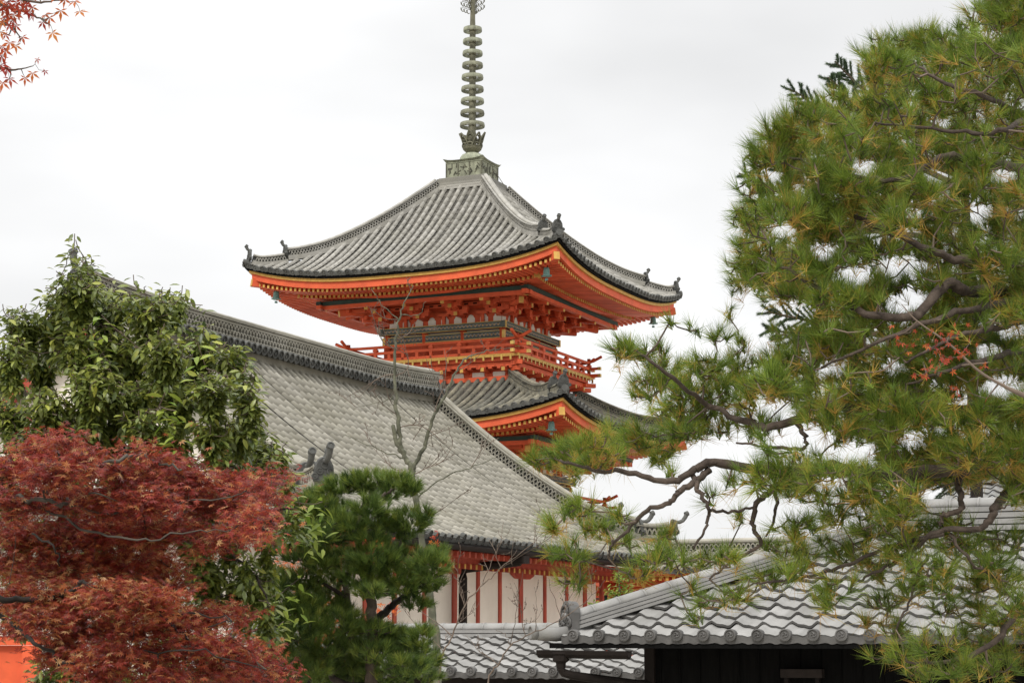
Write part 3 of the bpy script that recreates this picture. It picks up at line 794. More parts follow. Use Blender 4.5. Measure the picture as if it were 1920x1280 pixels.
# main ridge with its row of curled tile ends
gl, gd, gc, go = G(), G(), G(), G()
RP = np.array([[-W_, y, hz(0) - .05 + .5 * max(0, abs(y - (YA + YB) / 2) / 7.1 - .45) ** 2] for y in np.linspace(YA - .1, YB + .1, 100)])
ridge_body(gl, gd, gc, RP, .42, .62, .11, 4, .115)
for y in np.arange(YA + .1, YB, .21):
    for s_ in (1, -1):
        c = np.array([-W_ + s_ * .36, y, hz(0) + .05 + .5 * max(0, abs(y - (YA + YB) / 2) / 7.1 - .45) ** 2])
        go.lathe(c, [(.10, -.14), (.105, .10), (.08, .105), (.07, .07), (.03, .07), (.02, .1)], 10, .2 + .6 * rng.random(), ax=(s_, 0, -.25))
rd = gl.build('main_ridge', M['tile_hall'], hall)
gd.build('ridge_backing', M['tile_dark'], rd); gc.build('ridge_cap', M['tile_hall'], rd, True); go.build('ridge_tile_ends', M['tile_dark'], rd)
go = G()
for P, d, hl_ in ((RP[0], (0, -1, 0), .4), (RP[-1], (0, 1, 0), .12)):
    go = G(); ridge_ornament(go, P + Zu * (.28 if hl_ > .3 else .16), np.array(d, float), .44 if hl_ > .3 else .42, .75, hl_); go.build('ridge_ornament', M['tile_dark'], rd)
# descending ridges and corner ridges
for yg, sg in ((YA, -1), (YB, 1)):
    for s_ in (1, -1):
        gl, gd, gc, go = G(), G(), G(), G()
        mk = (W_ - GAB * .85) / W_
        P1 = np.array([[-W_ + s_ * W_ * m, yg - sg * .12, hz(m) + hl(yg, m) + .05 + .35 * max(0, m - .66) ** 2 * 6] for m in np.linspace(.0, mk, 50)])
        ridge_body(gl, gd, gc, P1, .30, .27, .09, 2, .11)
        d1 = np.array([s_, 0, 0.])
        orn = [go]; ridge_ornament(go, P1[-1] + d1 * .05 + Zu * .06, d1, .34, .42, .42)
        x0 = W_ - GAB - .2; Q = []
        for t in np.linspace(0, .97, 26):
            x = x0 + t * (GAB + .2); y = yg + sg * t * (GAB + .0)
            mm = x / W_
            Q.append([-W_ + s_ * x, y, hz(mm) + hl(y, mm) + .06 + .26 * t ** 3])
        Q = np.array(Q); d2 = np.array([s_, sg, 0.]) / 1.414
        k1 = 14
        ridge_body(gl, gd, gc, Q[:k1], .28, .34, .09, 2, .12); ridge_body(gl, gd, gc, Q[k1 - 1:], .24, .24, .08, 1, .12)
        for p, sc in ((Q[k1], .34), (Q[-1], .32)):
            go = G(); orn.append(go); ridge_ornament(go, p + d2 * .05 + Zu * .08, d2, sc, .35, .45)
        o = gl.build('descending_ridge', M['tile_hall'], hall)
        gd.build('ridge_backing', M['tile_dark'], o); gc.build('ridge_cap', M['tile_hall'], o, True)
        for go in orn: go.build('ridge_ornament', M['tile_dark'], o)
# eaves, gutter, rafters
def eave_pts(x, dz, n_=40, lf=1.0): return np.array([[x, y, HZ + dz + lf * hl(y, 1.0)] for y in np.linspace(E0, E1, n_)])
g = G()
for s_ in (1,):
    g.sweep(eave_pts(-.04, -.12), [(-.05, -.05), (-.05, .05), (.05, .05), (.05, -.05)], .4)
g.build('eave_board', M['timber'], hall)
g = G(); an = np.linspace(math.pi, 2 * math.pi, 7)
pr = [(.075 * math.cos(a), .075 * math.sin(a)) for a in an] + [(.062 * math.cos(a), .062 * math.sin(a) + .004) for a in an[::-1]]
g.sweep(np.array([[.06, y, HZ - .13 + hl(y, 1)] for y in np.linspace(E0 + .2, E1 - .2, 40)]), pr, .5)
gut = g.build('gutter', M['timber'], hall)
XW = -1.35                                                  # wall plane
g = G()
g.add([p for y in (E0 + .1, E1 - .1) for p in ((-.1, y, HZ - .19), (XW - .1, y, HZ + .05))], np.array([[0, 1, 3, 2]]), .4)
g.build('eave_soffit', M['red_wall'], hall)
for nm, x_out, dz, w in (('upper_rafters', -.14, -.2, .07), ('lower_rafters', -.72, -.36, .08)):
    ga, gb = G(), G()
    for y in np.arange(E0 + .3, E1 - .2, .25):
        ga.bar((x_out, y, HZ + dz - .05), (XW, y, HZ + dz + .02), w, .1)
        if x_out < -.5: gb.bar((x_out + .001, y, HZ + dz - .05), (x_out + .014, y, HZ + dz - .05), w * .7, .085)
    o = ga.build(nm, M['red_wall'], hall)
    if gb.n: gb.build('rafter_ends', M['ochre'], o)
g = G(); g.box((-.86, E0 + .2, HZ - .36), (-.78, E1 - .2, HZ - .24), .4); g.build('rafter_plate', M['red_wall'], hall)
zt_ = to_local(hit(904, 1056, P0 + UN * XW, UN))[2]        # underside of the head beam
g = G(); g.box((XW - .1, E0 + 1.0, zt_), (XW + .06, E1 - 1.0, zt_ + .2), .5); g.box((XW - .1, E0 + 1, zt_ + .203), (XW + .12, E1 - 1, zt_ + .42), .3)
hb = g.build('head_beam', M['red_wall'], hall)
g = G(); g.box((XW - .3, E0 + 1.3, 0), (XW - .06, E1 - 1.3, zt_ + .1), .5); g.box((-2 * W_ - XW, E0 + 1.3, 0), (-2 * W_ - XW + .2, E1 - 1.3, zt_ + .1), .5)
for y in (E0 + 1.3, E1 - 1.5): g.box((-2 * W_ - XW + .2, y, 0), (XW - .3, y + .2, zt_ + .1), .5)
g.build('wall', M['plaster'], hall)
for i, px in enumerate((640, 690, 744, 800, 856, 900, 941, 980, 1025, 1066, 1100, 1133)):
    y = to_local(hit(px, 1100, P0 + UN * XW, UN))[1]
    g = G(); w = .085 if i % 3 == 1 else .058
    g.box((XW - .1, y - w, .2), (XW - .025, y + w, zt_ - .003), .3 + .4 * rng.random()); o = g.build('post', M['red_wall'], hall)
    if i % 3 == 1:                                         # boat-shaped bolster over every third post
        V = []
        for x in (XW - .05, XW + .04):
            V += [(x, y + a, zt_ + b) for a, b in ((-.62, .0), (-.62, -.07), (-.5, -.17), (-.3, -.24), (.3, -.24), (.5, -.17), (.62, -.07), (.62, .0))]
        n_ = 8
        G().add(V, [tuple(range(8)), tuple(range(8, 16))[::-1]] + [(k, 8 + k, 8 + (k + 1) % 8, (k + 1) % 8) for k in range(8)], .4).build('bolster', M['red_wall'], o)
yd = to_local(hit(869, 1100, P0 + UN * (XW + .2), UN))[1]
g = G(); g.tube(np.array([(.06, yd, HZ - .2), (.02, yd, HZ - .3), (XW + .2, yd, HZ - .42), (XW + .19, yd, HZ - .6), (XW + .19, yd, .1)]), .085, 10, .7)
g.box((-.06, yd - .12, HZ - .34), (.17, yd + .12, HZ - .2), .5)
g.build('downpipe', M['timber'], hall)

# ------------------------------------------------------------------ roofs of S-shaped tiles
def wave(x):                                               # cross section over one tile width, 0..1
    return .021 * math.cos(2 * math.pi * x) + .010 * math.cos(4 * math.pi * x + .9)
def wave_roof(g_, ge, gdisc, fx, x0, x1, rows, run, tanS, w=.265, left=None, right=None, ns=10):
    """fx(x,y,z)->point: x along the eave, y up-slope horizontal, z height; rows of tiles from the eave; left(y)/right(y) clip the rows"""
    dy = run / rows
    nx = int(round((x1 - x0) / w)) * ns
    X = x0 + (np.arange(nx + 1)) * w / ns
    H = np.array([wave(i / ns) for i in range(nx + 1)])
    for r in range(rows):
        ya, yb = r * dy, (r + 1) * dy + .03
        lo = left(ya + dy * .5) if left else x0; hi = right(ya + dy * .5) if right else x1
        keep = np.where((X >= lo - 1e-6) & (X <= hi + 1e-6))[0]
        if len(keep) < 2: continue
        Xi, Hi = X[keep], H[keep]
        jit = rng.normal(size=nx // ns + 2) * .006; J = jit[keep // ns]
        tint = np.clip(.5 + .2 * rng.normal(size=nx // ns + 2), 0, 1)[(keep + ns // 2) // ns]
        za, zb_ = ya * tanS + .036, yb * tanS
        n_ = len(Xi)
        A = np.array([fx(x, ya, za + h + j_) for x, h, j_ in zip(Xi, Hi, J)])
        Am = np.array([fx(x, (ya + yb) / 2, (za + zb_) / 2 + h * .98 + j_ * .5) for x, h, j_ in zip(Xi, Hi, J)])
        B = np.array([fx(x, yb, zb_ + h * .96) for x, h in zip(Xi, Hi)])
        C = np.array([fx(x, ya + .006, za + h + j_ - .024) for x, h, j_ in zip(Xi, Hi, J)])
        k = np.arange(n_ - 1)
        g_.add(np.concatenate([A, Am, B]), np.concatenate([np.stack([k, k + 1, n_ + k + 1, n_ + k], -1), np.stack([n_ + k, n_ + k + 1, 2 * n_ + k + 1, 2 * n_ + k], -1)]), np.tile(tint, 3))
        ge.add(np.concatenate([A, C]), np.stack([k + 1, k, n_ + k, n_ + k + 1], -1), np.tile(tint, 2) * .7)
        if r == 0 and gdisc is not None:
            Ci = np.array([fx(x, ya - .012, za + h - .012) for x, h in zip(Xi, Hi)]); Di = np.array([fx(x, ya - .012, za + min(h, .0) - .085 - .012 * math.cos(2 * math.pi * (x - x0) / w)) for x, h in zip(Xi, Hi)])
            De = np.array([fx(x, ya + .03, za + min(h, .0) - .085) for x, h in zip(Xi, Hi)])
            ge.add(np.concatenate([Ci, Di, De]), np.concatenate([np.stack([k + 1, k, n_ + k, n_ + k + 1], -1), np.stack([n_ + k + 1, n_ + k, 2 * n_ + k, 2 * n_ + k + 1], -1)]), .45)
            d = fx(0, -1, 0) - fx(0, 0, 0)
            for t in range(int((hi - x0) / w) + 1):
                x = x0 + t * w
                if x < lo - .02: continue
                c = fx(x, ya - .02, za - .012); gd_ = G(); gdisc.append(gd_)
                tt = .3 + .5 * rng.random()
                gd_.lathe(c, [(.056, -.05), (.058, .03), (.047, .034), (.044, .022), (.0, .022)], 16, tt, ax=d)
                e1 = fx(1, 0, 0) - fx(0, 0, 0)
                for q in range(3):                         # three commas whirling on the end disc
                    a0 = q * 2.094 + .4
                    pts = [c + d * .026 + (e1 * math.cos(a0 + u_ * 1.9) + Zu * math.sin(a0 + u_ * 1.9)) * (.012 + .02 * u_) for u_ in np.linspace(0, 1, 5)]
                    gd_.tube(np.array(pts), [.010, .009, .007, .005, .003], 5, tt * .5 + .5)

def framed(o3):                                            # building frame: x along UN, y along UU
    return lambda x, y, z: np.array([x, y, z])
# low tiled roof of the wall in front of the hall
pw = at(1000, 1262, 22.5)
walln = empty('roofed_wall', (pw[0], pw[1], 0), -PHI, 'low wall topped with rows of wavy pale grey tiles, in front of the white hall', 'wall')
wx0, wx1, wz = -.265 * 19, .265 * 10, pw[2]
g, ge, gq = G(), G(), []
wave_roof(g, ge, gq, framed(None), wx0, wx1, 7, 1.45, .31)
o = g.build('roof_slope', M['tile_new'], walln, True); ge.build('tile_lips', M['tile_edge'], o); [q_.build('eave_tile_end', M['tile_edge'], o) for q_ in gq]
g = G(); back = lambda x, y, z: np.array([x, 2.95 - y, z]); ge = G()
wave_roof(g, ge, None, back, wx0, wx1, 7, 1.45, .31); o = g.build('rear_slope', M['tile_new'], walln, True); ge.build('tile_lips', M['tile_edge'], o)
RL = np.array([[x, 1.475, wz * 0 + .31 * 1.45] for x in np.linspace(wx0 - .05, wx1 + .05, 40)])
def plain_ridge(name, parent, P, w, h, cap, courses, mat='tile_new'):
    gl, gc = G(), G()
    for k in range(courses):
        e = w / 2 + .012 * (courses - k); z0 = h * k / courses; z1 = h * (k + .78) / courses
        gl.sweep(P, [(-e, z0), (-e, z1), (e, z1), (e, z0)], .35 + .3 * rng.random(len(P)))
        gl.sweep(P, [(-w / 2 + .02, z1 - .01), (-w / 2 + .02, h * (k + 1) / courses + .01), (w / 2 - .02, h * (k + 1) / courses + .01), (w / 2 - .02, z1 - .01)], .0)
    seg = np.linalg.norm(np.diff(P, axis=0), axis=1); cum = np.r_[0, np.cumsum(seg)]
    q = np.arange(0, cum[-1], .29)
    th = np.linspace(0, math.pi, 9)
    for a in q:                                            # cap tiles laid end over end
        b = min(a + .31, cum[-1])
        A = np.array([[np.interp(t, cum, P[:, c]) for c in range(3)] for t in np.linspace(a, b, 3)])
        tt = .4 + .35 * rng.random()
        for i, rr in ((0, cap * .96),):
            gc.sweep(A, [(-cap * math.cos(t), h - .01 + cap * .85 * math.sin(t)) for t in th], tt)
        gc.sweep(A[:1] + (A[1:2] - A[:1]) * np.array([[0.], [.12]]), [(-cap * 1.05 * math.cos(t), h - .01 + cap * .91 * math.sin(t)) for t in th], tt)
    o = gl.build(name, M[mat], parent); gc.build('ridge_cap', M[mat], o, True)
    return o
for c in walln.children: c.location.z = wz
r_ = plain_ridge('ridge', walln, RL + np.array([0, 0, -.02]), .2, .10, .10, 2); r_.location.z = wz
g = G(); g.box((wx0 + .05, .12, wz - .2), (wx1 - .05, .2, wz - .06), .6); g.box((wx0 + .05, .1, wz - .06), (wx1 - .05, 2.85, wz - .02), .4); g.build('eave_board', M['timber'], walln)
g = G(); g.box((wx0 + .1, 1.2, 0), (wx1 - .1, 1.75, wz - .06), .5); g.build('wall_body', M['plaster'], walln)

# the dark storehouse at the right
ps = at(1030, 1195, 18.7)
store = empty('storehouse', (ps[0], ps[1], 0), -PHI, 'dark boarded storehouse with a hipped roof of large pale wavy tiles, bottom right', 'storehouse')
sz, srun, st = ps[2], 2.7, .405
sx1 = 9.0
g, ge, gq = G(), G(), []
wave_roof(g, ge, gq, framed(None), 0, sx1, 12, srun, st, left=lambda y: y + .02)
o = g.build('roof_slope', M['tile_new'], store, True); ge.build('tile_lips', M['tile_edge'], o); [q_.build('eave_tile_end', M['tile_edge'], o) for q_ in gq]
g, ge = G(), G()
wave_roof(g, ge, None, lambda x, y, z: np.array([y, x, z]), 0, 2 * srun, 12, srun, st, left=lambda y: y + .02, right=lambda y: 2 * srun - y)
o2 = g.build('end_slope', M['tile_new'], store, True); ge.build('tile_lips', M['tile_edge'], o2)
g, ge = G(), G()
wave_roof(g, ge, None, lambda x, y, z: np.array([x, 2 * srun - y, z]), 0, sx1, 12, srun, st, left=lambda y: y + .02)
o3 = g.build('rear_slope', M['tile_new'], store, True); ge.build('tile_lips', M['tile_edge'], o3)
for c in (o, o2, o3): c.location.z = sz
g = G()
g.add([(0.05, 0.02, 0), (sx1, 0.02, 0), (sx1, srun, srun * st - .06), (srun, srun, srun * st - .06), (.05, 2 * srun - .02, 0), (sx1, 2 * srun - .02, 0)], [(0, 1, 2, 3), (0, 3, 4), (3, 2, 5, 4)], .2)
c = g.build('roof_boarding', M['black'], store); c.location.z = sz - .03
rr_ = plain_ridge('main_ridge', store, np.array([[x, srun, srun * st + .0] for x in np.linspace(srun - .15, sx1, 40)]), .24, .26, .115, 4); rr_.location.z = sz
HP = np.array([[t, t, t * st + .015] for t in np.linspace(.14, srun + .05, 30)])
hr = plain_ridge('hip_ridge', store, HP, .20, .11, .085, 3); hr.location.z = sz
go = G()
d = np.array([-1, -1, 0]) / 1.414; l = np.cross(Zu, d); e = HP[0] + Zu * .02                        # volute tile closing the hip
an = np.linspace(0, 1, 26)
go.lathe(e + Zu * .14 + d * -.03, [(.125, -.05), (.13, .05), (.10, .055), (.095, .04)], 20, .5, ax=d)
go.tube(np.array([e + Zu * .14 + d * .03 + (l * math.cos(a * 11) + Zu * math.sin(a * 11)) * (.02 + .085 * a) for a in an]), .016, 6, .3)
go.tube(np.array([e + Zu * .05 + l * .1 + d * .03 + (l * math.cos(a * 9) + Zu * math.sin(a * 9)) * (.01 + .04 * a) for a in an]), .014, 6, .3)
go.tube(np.array([e + Zu * .05 - l * .1 + d * .03 + (-l * math.cos(a * 9) + Zu * math.sin(a * 9)) * (.01 + .04 * a) for a in an]), .014, 6, .3)
go.obox(e + Zu * .06 - d * .02, [l, d, Zu], [.15, .04, .08], .4)
go.build('volute_tile', M['tile_edge'], hr)
g = G()
P = np.array([[.34, .34, .15], [.2, .2, .07], [.05, .05, .03], [-.12, -.12, .05]])
g.tube(P, [.06, .064, .066, .068], 12, .3); g.lathe(P[-1] + d * .0, [(.072, -.03), (.072, .03), (.055, .035), (.052, .02), (.0, .02)], 14, .0, ax=d)
c = g.build('corner_tile', M['tile_new'], store, True); c.location.z = sz
g = G(); g.box((.85, .55, 0), (sx1, .67, sz + .12), .4); g.box((.85, .672, 0), (.97, 2 * srun - .6, sz + .12), .4); g.box((.972, 2 * srun - .72, 0), (sx1, 2 * srun - .6, sz + .12), .4)
for x in np.arange(.95, sx1, .2): g.box((x, .535, 0), (x + .012, .549, sz + .05), .2)
wb = g.build('wall', M['black'], store)
g = G(); g.box((.80, .50, 0), (.90, .60, sz - .02), .5); g.build('corner_post', M['timber'], store)
g = G(); g.box((0, 0, -.1), (sx1, .05, -.05), .3); g.box((-.02, .051, -.1), (.03, 2 * srun, -.05), .3)
for x in np.arange(.15, sx1, .42): g.box((x, .06, -.1), (x + .06, .62, -.045), .4)
c = g.build('eave_boards', M['black'], store); c.location.z = sz  # timber coloured black to stand in for the deep shade under the eave
b_ = at(1458, 1262, 17.4); bl_ = (np.array(b_) - np.array(ps)); bx = bl_ @ UN
g = G(); g.box((bx - .2, .43, b_[2] - .05), (bx + .2, .53, b_[2] + .03), .9); g.box((bx - .17, .45, b_[2] - .12), (bx - .13, .52, b_[2] - .052), .2); g.box((bx + .13, .45, b_[2] - .12), (bx + .17, .52, b_[2] - .052), .2)
g.build('window_hood', M['timber'], store)
g = G()                                                     # gutter stub, hopper and pipe under the corner
g.sweep(np.array([[-.1, -.02, -.12], [.3, -.02, -.125], [.62, -.02, -.128], [.84, -.02, -.13]]), pr, .4)
g.lathe((.13, -.02, -.29), [(.045, 0), (.05, .05), (.08, .07), (.085, .13), (.10, .135), (.10, .16)], 12, .4)
g.tube(np.array([[.13, -.02, -.2], [.13, -.02, -.30], [.15, 0, -.335], [.22, .05, -.36], [.84, .5, -.46]]), .042, 10, .5)
c = g.build('gutter', M['timber'], store); c.location.z = sz

# another tiled roof behind the storehouse
pr_ = at(1790, 968, 27.0)
rear = empty('tiled_house', (pr_[0], pr_[1], 0), -PHI, 'house behind the storehouse ridge, only its wavy grey tiles showing through the pine', 'house')
g, ge, gq = G(), G(), []
wave_roof(g, ge, gq, framed(None), -.5, 6.125, 9, 2.1, .42)
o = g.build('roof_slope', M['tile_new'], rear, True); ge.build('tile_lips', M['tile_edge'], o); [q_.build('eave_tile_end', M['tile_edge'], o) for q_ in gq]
rr_ = plain_ridge('ridge', rear, np.array([[x, 2.12, 2.1 * .42] for x in np.linspace(-.55, 6.2, 30)]), .22, .2, .11, 3)
for c in (o, rr_): c.location.z = pr_[2] - .25
g = G(); g.box((-.2, .4, 0), (6, 3.8, pr_[2] - .2), .5); g.build('wall', M['plaster'], rear)

# vermilion building beyond the hall's right end
pb = at(1150, 1078, 46.0)
backb = empty('vermilion_corridor', (pb[0], pb[1], 0), -PHI, 'low vermilion corridor with orange rafters, beyond the right end of the white hall', 'corridor')
g, gp, ge = G(), G(), G()
bz = pb[2]
tile_roof(g, gp, ge, lambda v, m: np.array([v, 2.6 * (1 - m), bz + .08 + .55 * (1 - (1.15 * m - .15 * m * m))]), [-.8 + .27 * i for i in range(34)], lambda v: 0., lambda v: 1., 9, (1, 0, 0), .27, .075)
o = g.build('roof_slope', M['tile_hall'], backb, True); gp.build('pan_tiles', M['pan_hall'], o); ge.build('eave_tile_ends', M['tile_dark'], o)
gl, gd, gc = G(), G(), G()
ridge_body(gl, gd, gc, np.array([[x, 2.65, bz + .6] for x in np.linspace(-.9, 8.4, 40)]), .3, .3, .09, 2, .12)
o = gl.build('ridge', M['tile_hall'], backb); gd.build('ridge_backing', M['tile_dark'], o); gc.build('ridge_cap', M['tile_hall'], o, True)
g = G(); g.box((-.7, 1.0, 0), (8, 1.1, bz - .1), .5); g.box((-.7, 4.2, 0), (8, 4.3, bz - .1), .5); g.box((-.8, .02, bz - .02), (8.2, 2.62, bz + .03), .4); g.build('wall', M['red'], backb)
ga, gb = G(), G()
for x in np.arange(-.7, 8, .17):
    ga.bar((x, .1, bz - .09), (x, 1.0, bz - .09), .08, .11); gb.bar((x, .085, bz - .09), (x, .099, bz - .09), .075, .1)
o = ga.build('rafters', M['red'], backb); gb.build('rafter_ends', M['ochre'], o)
g = G(); g.box((-.8, .05, bz - .05), (8.2, .12, bz - .022), .6); g.build('eave_edge_board', M['ochre'], backb)
for x in np.arange(-.4, 8, 1.6): G().tube(np.array([(x, .93, 0), (x, .93, bz - .15)]), .11, 12, .5).build('column', M['red'], backb, True)
g = G(); g.box((-.7, .94, bz - .6), (8, .99, bz - .45), .5); g.build('tie_beam', M['green'], backb)

# vermilion boarding at the lower left
pv = at(40, 1205, 16.5)
fen = empty('vermilion_fence', (pv[0], pv[1], 0), -.15, 'vermilion painted board fence glimpsed under the red maple, bottom left corner', 'fence')
g = G(); g.box((-2.2, 0, 0), (.15, .08, pv[2] - .02), .3); g.build('panel', M['red'], fen)
g = G(); g.box((-2.3, -.06, pv[2] - .018), (.2, .14, pv[2] + .06), .4); g.build('top_rail', M['red'], fen)
for x in (-2.2, -.9, .05): g = G(); g.box((x, -.09, 0), (x + .14, -.002, pv[2] - .022), .4); g.build('post', M['red'], fen)

# ------------------------------------------------------------------ planting toolkit
def unit(a): return a / (np.linalg.norm(a, axis=-1, keepdims=True) + 1e-12)
def needles(g_, C, D, n_, L, spread, width, tint, jit=.12, back=.35):
    """n_ needles per shoot: C points, D shoot directions, L needle length, spread 0..1.5"""
    m = len(C)
    rn = rng.normal(size=(m, n_, 3))
    d = unit(D[:, None] + spread * unit(rn) * rng.random((m, n_, 1)) ** .5)
    b = C[:, None] - D[:, None] * (L * back * rng.random((m, n_, 1)))
    ln = L * (.75 + .4 * rng.random((m, n_, 1)))
    droop = np.zeros((m, n_, 3)); droop[..., 2] = -.06 * L
    tip = b + d * ln + droop
    side = unit(np.cross(d, rng.normal(size=(m, n_, 3)))) * width / 2
    V = np.stack([b - side, b + side, tip], 2).reshape(-1, 3)
    F_ = np.arange(len(V)).reshape(-1, 3)
    t = np.clip(np.asarray(tint)[:, None] + jit * rng.normal(size=(m, n_)), 0, 1)
    g_.add(V, F_, np.repeat(t.reshape(-1), 3))
def blades(g_, P, ax, nr, L, W, tmpl, faces, tint):
    """leaf template (along, across, up) placed at P with axis ax and face normal nr"""
    ax = unit(ax); nr = unit(nr - (nr * ax).sum(-1, keepdims=True) * ax); sd_ = np.cross(nr, ax)
    T = np.asarray(tmpl, float); m = len(P); L = np.broadcast_to(L, (m,)); W = np.broadcast_to(W, (m,))
    V = P[:, None] + T[None, :, 0, None] * ax[:, None] * L[:, None, None] + T[None, :, 1, None] * sd_[:, None] * W[:, None, None] + T[None, :, 2, None] * nr[:, None] * L[:, None, None]
    k = len(T)
    for f in faces:
        f = np.asarray(f); 
        g_.f.setdefault(f.shape[1], []).append((f[None] + k * np.arange(m)[:, None, None]).reshape(-1, f.shape[1]) + g_.n)
    g_.v.append(V.reshape(-1, 3)); g_.t.append(np.repeat(np.clip(tint, 0, 1), k)); g_.n += m * k
# an evergreen leaf: folded along the midrib, bent down towards its tip
LAUREL = [(0, 0, 0), (.3, -.42, .03), (.3, 0, -.01), (.3, .42, .03), (.65, -.40, .0), (.65, 0, -.05), (.65, .40, .0), (1, 0, -.16)]
LAUREL_F = [np.array([[0, 1, 2], [0, 2, 3], [4, 7, 5], [5, 7, 6]]), np.array([[1, 4, 5, 2], [2, 5, 6, 3]])]
def star(nl=7, spreadv=2.3, inner=.42):
    V = [(0, 0, 0)]; Fq = []
    angs = np.linspace(-spreadv, spreadv, nl)
    for a in angs:
        l = 1.0 - .42 * (abs(a) / spreadv) ** 1.5; i0 = len(V); w_ = inner * (.75 + .25 * l)
        for r_, da, z in ((.45 * l, -w_ * .55, .02), (l, 0, -.10), (.45 * l, w_ * .55, .02)):
            V.append((r_ * math.cos(a + da), r_ * math.sin(a + da), z))
        Fq.append((0, i0, i0 + 1, i0 + 2))
    return V, [np.array(Fq)]
STAR, STAR_F = star()
STAR5, STAR5_F = star(5, 1.9, .58)
def catmull(P, n_=6):
    P = np.asarray(P, float)
    if len(P) < 3: return np.array([P[0] + (P[-1] - P[0]) * t for t in np.linspace(0, 1, n_ + 1)])
    Q = np.vstack([2 * P[0] - P[1], P, 2 * P[-1] - P[-2]]); out = []
    for i in range(1, len(Q) - 2):
        for t in np.linspace(0, 1, n_, endpoint=False):
            a, b, c, d = Q[i - 1], Q[i], Q[i + 1], Q[i + 2]
            out.append(.5 * (2 * b + (c - a) * t + (2 * a - 5 * b + 4 * c - d) * t * t + (3 * b - a - 3 * c + d) * t ** 3))
    out.append(P[-1]); return np.array(out)
def limb(pts, r0, r1, wig=.015, n_=6):
    """pixel polyline [(x, y, depth)] -> world path with radii"""
    P = catmull([at(*p) for p in pts], n_)
    w = rng.normal(size=P.shape) * wig; w[0] = 0; w[-1] = 0
    return P + w, np.linspace(r0, r1, len(P))
class Skel:
    """growing skeleton: limbs first, then every shoot ties itself to the nearest wood"""
    def __init__(s): s.P = np.zeros((0, 3)); s.R = np.zeros(0)
    def put(s, P, R_): s.P = np.vstack([s.P, P]); s.R = np.r_[s.R, np.broadcast_to(R_, (len(P),))]
    def attach(s, g_, tips, r_tip=.002, kink=.12, tint=None, maxlen=9, rmin=.0025, grow=.9, k=4):
        d0 = np.min(np.linalg.norm(tips[:, None] - s.P[None, ::max(1, len(s.P) // 400)], axis=2), axis=1)
        for i in np.argsort(d0):
            t = tips[i]; v = s.P - t; d = np.linalg.norm(v, axis=1) + np.maximum(0, s.P[:, 2] - t[2]) * .5
            j = int(np.argmin(d)); a = s.P[j]; L = np.linalg.norm(t - a)
            if L < 1e-3 or L > maxlen: continue
            nseg = max(2, int(L / .08)); nseg = min(nseg, 10)
            x = np.linspace(0, 1, nseg + 1)[:, None]; P = a + (t - a) * x
            off = rng.normal(size=3) * kink * L; off[2] -= .12 * L
            P = P + off * (np.sin(x * math.pi)) * (1 - .4 * x) + rng.normal(size=P.shape) * .012 * L * np.sin(x * math.pi)
            ra = max(rmin, min(s.R[j] * grow, .004 + .012 * L)); Rr = np.linspace(ra, r_tip, nseg + 1)
            g_.tube(P, Rr, k, tint, caps=False)
            s.P = np.vstack([s.P, P[1:]]); s.R = np.r_[s.R, Rr[1:]]
def in_poly(P, poly):
    x, y = P[:, 0], P[:, 1]; c = np.zeros(len(P), bool); n_ = len(poly); j = n_ - 1
    for i in range(n_):
        xi, yi = poly[i]; xj, yj = poly[j]
        c ^= ((yi > y) != (yj > y)) & (x < (xj - xi) * (y - yi) / (yj - yi + 1e-9) + xi); j = i
    return c
def px2w(P, Y):                                            # arrays of pixels and depths -> world
    X = (P[:, 0] - 960) / F_PX; U = (640 - P[:, 1]) / F_PX
    v = np.stack([X, CP - U * SP, SP + U * CP], 1)
    return v * (Y / v[:, 1])[:, None] + np.array([0, 0, CZ])
def tree(name, label, cat, x, y, depth):
    p = at(x, y, depth); return empty(name, (p[0], p[1], 0), 0, label, cat)
def pad_points(pads, per_area, depth, dspread, shell=.5):
    """pads: (cx, cy, rx, ry[, depth]) ellipses in pixels, turned into flattened ellipsoids; returns points, outward vectors, pad index"""
    Pn, On, Ix = [], [], []
    for i, p in enumerate(pads):
        cx, cy, rx, ry = p[:4]; dd = p[4] if len(p) > 4 else depth + rng.uniform(-dspread, dspread)
        m = max(3, int(per_area * math.pi * rx * ry))
        u = unit(rng.normal(size=(m, 3))); rad = (shell + (1 - shell) * rng.random(m)) 
        u = u * rad[:, None]
        mpp = dd / F_PX; rd_ = (rx * .6 + ry * .4) * mpp
        c = at(cx, cy, dd)
        Pn.append(c + u * np.array([rx * mpp, rd_, ry * mpp])); On.append(u); Ix.append(np.full(m, i))
    return np.concatenate(Pn), np.concatenate(On), np.concatenate(Ix)

